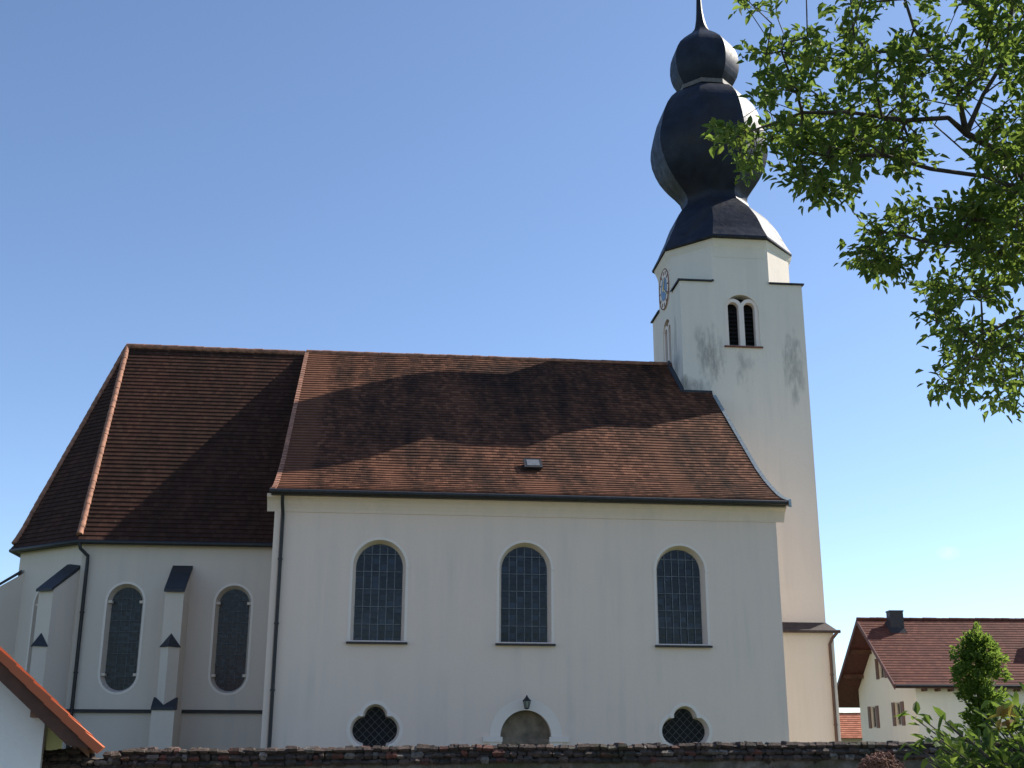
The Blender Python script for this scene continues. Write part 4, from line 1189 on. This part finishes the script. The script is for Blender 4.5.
for bc, z0, z1 in ((7.5, 2.80, 3.98), (3.05, 2.86, 4.06), (5.35, 5.5, 6.6)):
    mb = MB()
    panel(mb, [(-0.479, z0+.001), (0.479, z0+.001), (0.479, z1-.001), (-0.479, z1-.001)], [[(-0.42, z0+0.06), (-0.03, z0+0.06), (-0.03, z1-0.06), (-0.42, z1-0.06)], [(0.03, z0+0.06), (0.42, z0+0.06), (0.42, z1-0.06), (0.03, z1-0.06)]], 0.07, (0.10, bc, 0), (0, -1, 0), (0, 0, 1))
    w_ = mb.build('window', plain('cream window frame', (0.4, 0.36, 0.3), 0.5), house)
    mb = MB(); mb.face([(0.15, bc-0.45, z0+.03), (0.15, bc+0.45, z0+.03), (0.15, bc+0.45, z1-.03), (0.15, bc-0.45, z1-.03)]); mb.build('glass', M['nave_glass'], w_)
    for s in (-1, 1):
        mb = MB(); y0 = bc+s*0.76
        mb.box(-0.045, y0-0.25, z0-0.03, -0.005, y0+0.25, z1+0.03)
        for k in range(9): mb.box(-0.06, y0-0.19, z0+0.06+k*(z1-z0-0.1)/9, -0.045, y0+0.19, z0+0.11+k*(z1-z0-0.1)/9)
        mb.build('shutter', M['shutter'], w_)

# orange roofed outbuilding far behind
shed = tag(empty('outbuilding', (36.6, 46.0, 0), R(-20)), 'low outbuilding with an orange tiled roof seen between tower and farmhouse', 'outbuilding')
mb = MB(); mb.box(-4.5, 0, -0.2, 4.5, 6, 2.5); mb.prism([(-4.5, 0, 2.5), (-4.5, 6, 2.5), (-4.5, 3, 4.0)], (0, 0, 0), (9, 0, 0)); mb.build('wall', M['cream_plaster'], shed)
mb = MB(); tm_ = tiles('orange tile', [(0.38, 0.14, 0.08), (0.50, 0.19, 0.11), (0.58, 0.25, 0.15)], moss=(0.3, 0.12, 0.08), moss_amt=0.5, w=0.3, h=0.34)
for s in (0, 1):
    for i in range(12):
        f0, f1 = -0.6+3.6*i/12, -0.6+3.6*(i+1)/12; zz = lambda f: 2.35+(4.12-2.35)*(f+0.6)/3.6
        Y = (lambda f: f) if s == 0 else (lambda f: 6-f)
        for k in range(20):
            u0, u1 = -5+k*0.5, -4.5+k*0.5
            mb.face([(u0, Y(f0), zz(f0)+.04), (u1, Y(f0), zz(f0)+.04), (u1, Y(f1), zz(f1)), (u0, Y(f1), zz(f1))], 0, [(u0, i*.34), (u1, i*.34), (u1, i*.34+.34), (u0, i*.34+.34)])
            mb.face([(u0, Y(f0), zz(f0)-.04), (u1, Y(f0), zz(f0)-.04), (u1, Y(f0), zz(f0)+.04), (u0, Y(f0), zz(f0)+.04)])
sr = mb.build('roof', tm_, shed)
ridge_caps([(-5, 3, 4.12), (5, 3, 4.12)], 0.1, M['ridge_tile'], sr, 'ridge_tiles')

# ------------------------------------------------------------------ white outbuilding at the lower left
SH = R(11.9); GOV = 0.50
lh = tag(empty('white_shed', (-0.08-(4.64*math.cos(SH)+GOV*math.sin(SH)), -23.5-(4.64*math.sin(SH)-GOV*math.cos(SH)), 0), SH), 'white gabled building with orange verge tiles at the lower left corner', 'outbuilding')
RS = 0.884        # slope
zr_ = 1.56+RS*4.64
gx = 3.84          # half width of the wall
lz = lambda x: zr_-RS*abs(x)
mb = MB(); mb.prism([(-gx, 0, -0.2), (gx, 0, -0.2), (gx, 0, lz(gx)-0.26), (0, 0, zr_-0.26), (-gx, 0, lz(gx)-0.26)], (0, 0, 0), (0, 8, 0))
mb.build('wall', plaster('white shed plaster', (0.80, 0.78, 0.72), dirt_amt=0.2), lh)
M['shed_tile'] = tiles('bright orange tile', [(0.45, 0.13, 0.06), (0.55, 0.18, 0.085), (0.62, 0.23, 0.12)], moss=(0.3, 0.1, 0.06), moss_amt=0.4, w=0.3, h=0.34)
mb = MB(); nc = 18
cs, sn = 1/math.hypot(1, RS), RS/math.hypot(1, RS)
for s in (-1, 1):
    for i in range(nc):
        d0, d1 = 4.64*(1-i/nc), 4.64*(1-(i+1)/nc)
        # one row of interlocking tiles: a slab whose verge end shows its full thickness
        P = lambda d, y, h: (s*(d+h*sn), y, lz(d)+h*cs)
        jj = random.uniform(-0.006, 0.006)
        mb.hexa([P(d0+0.012, -GOV-0.07+jj, -0.06), P(d0+0.012, 8.5, -0.03), P(d1, 8.5, -0.045), P(d1, -GOV-0.07+jj, -0.07), P(d0+0.012, -GOV-0.07+jj, 0.06), P(d0+0.012, 8.5, 0.06), P(d1, 8.5, 0.04), P(d1, -GOV-0.07+jj, 0.04)])
lr = mb.build('roof', M['shed_tile'], lh)
mb = MB()
for s in (-1, 1):
    P = lambda d, y, h: (s*(d+h*sn), y, lz(d)+h*cs)
    mb.hexa([P(4.36, -GOV, -0.25), P(4.36, -GOV+0.045, -0.25), P(0.0, -GOV+0.045, -0.25), P(0.0, -GOV, -0.25), P(4.60, -GOV, -0.03), P(4.60, -GOV+0.045, -0.03), P(0, -GOV+0.045, -0.03), P(0, -GOV, -0.03)])
    mb.hexa([P(4.55, -GOV+0.06, -0.105), P(4.55, 8.4, -0.105), P(0, 8.4, -0.105), P(0, -GOV+0.06, -0.105), P(4.55, -GOV+0.06, -0.045), P(4.55, 8.4, -0.045), P(0, 8.4, -0.045), P(0, -GOV+0.06, -0.045)])
    mb.hexa([P(4.45, -GOV+0.10, -0.22), P(4.45, -GOV+0.2, -0.22), P(0, -GOV+0.2, -0.22), P(0, -GOV+0.10, -0.22), P(4.45, -GOV+0.10, -0.11), P(4.45, -GOV+0.2, -0.11), P(0, -GOV+0.2, -0.11), P(0, -GOV+0.10, -0.11)])
mb.build('bargeboard', M['old_wood'], lr)
M['light_wood'] = plain('light brown timber', (0.20, 0.10, 0.05), 0.7, var=0.4, scale=4)
for s in (-1, 1):
    d = 3.74; zt = lz(d)-0.15
    mb = MB(); mb.box(s*d-0.09, -GOV+0.05, zt-0.20, s*d+0.09, 8.0, zt); mb.build('purlin', M['light_wood'], lr)
    for k in range(12):
        mb = MB(); mb.hexa([(s*3.84, 0.3+k*0.65, lz(3.84)-0.26), (s*3.84, 0.4+k*0.65, lz(3.84)-0.26), (s*4.5, 0.4+k*0.65, lz(4.5)-0.24), (s*4.5, 0.3+k*0.65, lz(4.5)-0.24),
                            (s*3.84, 0.3+k*0.65, lz(3.84)-0.15), (s*3.84, 0.4+k*0.65, lz(3.84)-0.15), (s*4.5, 0.4+k*0.65, lz(4.5)-0.15), (s*4.5, 0.3+k*0.65, lz(4.5)-0.15)])
        mb.build('rafter_tail', M['light_wood'], lr)

# ------------------------------------------------------------------ a person on the lane, only the hair in the picture
def skin_mesh(joints, edges, radii, level=2):
    me = bpy.data.meshes.new('tmp'); me.from_pydata(joints, edges, []); me.update()
    o = bpy.data.objects.new('tmp', me); COL.objects.link(o)
    sk = o.modifiers.new('s', 'SKIN'); sk.use_smooth_shade = True
    for v, r in zip(me.skin_vertices[0].data, radii):
        v.radius = r if isinstance(r, tuple) else (r, r); v.use_root = False
    me.skin_vertices[0].data[0].use_root = True
    sb = o.modifiers.new('d', 'SUBSURF'); sb.levels = level; sb.render_levels = level
    dg = bpy.context.evaluated_depsgraph_get(); dg.update()
    out = bpy.data.meshes.new_from_object(o.evaluated_get(dg))
    bpy.data.objects.remove(o); bpy.data.meshes.remove(me)
    out.polygons.foreach_set('use_smooth', [True]*len(out.polygons))
    return out


person = tag(empty('person', (6.18, -36.74, 0), 0.1), 'person with curly reddish brown hair standing on the lane below the wall', 'person'); person.scale = (0.96, 0.96, 0.985)
J = [(0, 0, 0.86), (0, 0.0, 1.05), (0, 0.01, 1.22), (0, 0, 1.32), (0, 0.0, 1.385), (0, 0.015, 1.45), (0, 0.02, 1.525)]
Rr = [(0.13, 0.10), (0.12, 0.095), (0.135, 0.10), (0.09, 0.07), 0.052, (0.072, 0.085), (0.068, 0.08)]
E_ = [(i, i+1) for i in range(6)]


def addj(p, r, q): J.append(p); Rr.append(r); E_.append((q, len(J)-1)); return len(J)-1


for s in (-1, 1):
    a = addj((s*0.16, 0, 1.29), 0.055, 3); b = addj((s*0.21, -0.02, 1.03), 0.042, a); c_ = addj((s*0.20, 0.10, 0.82), 0.03, b); h = addj((s*0.195, 0.13, 0.75), 0.034, c_)
    for k in range(4): f1_ = addj((s*(0.18+0.0), 0.115+k*0.02, 0.71), 0.009, h); addj((s*0.172, 0.12+k*0.02, 0.66-0.006*(k == 1)), 0.008, f1_)
    t_ = addj((s*0.18, 0.165, 0.735), 0.011, h); addj((s*0.172, 0.18, 0.70), 0.009, t_)
    a = addj((s*0.09, 0, 0.80), 0.085, 0); b = addj((s*0.10, 0.015, 0.46), 0.055, a); c_ = addj((s*0.10, -0.01, 0.09), 0.038, b); addj((s*0.115, 0.14, 0.035), 0.034, c_)
me = skin_mesh(J, E_, Rr)
bodyo = link('body', me, plain('skin', (0.55, 0.33, 0.24), 0.5, var=0.06, bmp=0), person)
J2 = [(0, 0, 0.84), (0, 0, 1.05), (0, 0.01, 1.22), (0, 0, 1.33)]; R2 = [(0.155, 0.12), (0.14, 0.115), (0.152, 0.118), (0.085, 0.075)]; E2 = [(0, 1), (1, 2), (2, 3)]
for s in (-1, 1): J2 += [(s*0.165, 0, 1.29), (s*0.20, -0.01, 1.10)]; R2 += [0.068, 0.06]; E2 += [(2, len(J2)-2), (len(J2)-2, len(J2)-1)]
link('shirt', skin_mesh(J2, E2, R2), plain('dark blue cotton', (0.03, 0.045, 0.09), 0.9), person)
J3 = [(0, 0, 0.88)]; R3 = [(0.148, 0.118)]; E3 = []
for s in (-1, 1):
    J3 += [(s*0.092, 0, 0.78), (s*0.10, 0.015, 0.46), (s*0.10, -0.01, 0.10)]; R3 += [0.10, 0.072, 0.06]; n = len(J3); E3 += [(0, n-3), (n-3, n-2), (n-2, n-1)]
link('trousers', skin_mesh(J3, E3, R3), plain('grey trousers', (0.07, 0.07, 0.075), 0.9), person)
mb = MB(); bm = bmesh.new(); bmesh.ops.create_icosphere(bm, subdivisions=4, radius=1)
hc = Vector((0, 0.0, 1.49))
vs = []
for v in bm.verts:
    p = Vector((v.co.x*0.090, v.co.y*0.104, v.co.z*0.098))
    p *= 1+0.17*noise.noise(v.co*3.5)+0.10*noise.noise(v.co*9)
    if v.co.y > 0.45 and v.co.z < 0.35: p.y *= 0.72      # leaves the face free
    vs.append(hc+p)
mb.mesh(vs, [tuple(v.index for v in f_.verts) for f_ in bm.faces], 0, True)
bm.free()
for _ in range(2600):      # curls
    v = rvec().normalized()
    if v.y > 0.5 and v.z < 0.4: continue
    if v.z < -0.7: continue
    f_ = 1+0.17*noise.noise(v*3.5)+0.10*noise.noise(v*9)+random.uniform(-0.03, 0.10)
    p = hc+Vector((v.x*0.090, v.y*0.102, v.z*0.098))*f_
    t = v.cross(rvec()).normalized(); L = random.uniform(0.012, 0.026)
    mb.tube([p, p+v*0.010+t*L*0.5, p+v*0.012+t*L, p+v*0.002+t*L*1.3], [0.003, 0.0035, 0.003, 0.001], 4, caps=False)
mb.build('hair', plain('reddish brown hair', (0.20, 0.075, 0.035), 0.6, var=0.4, scale=60, bmp=0), person)
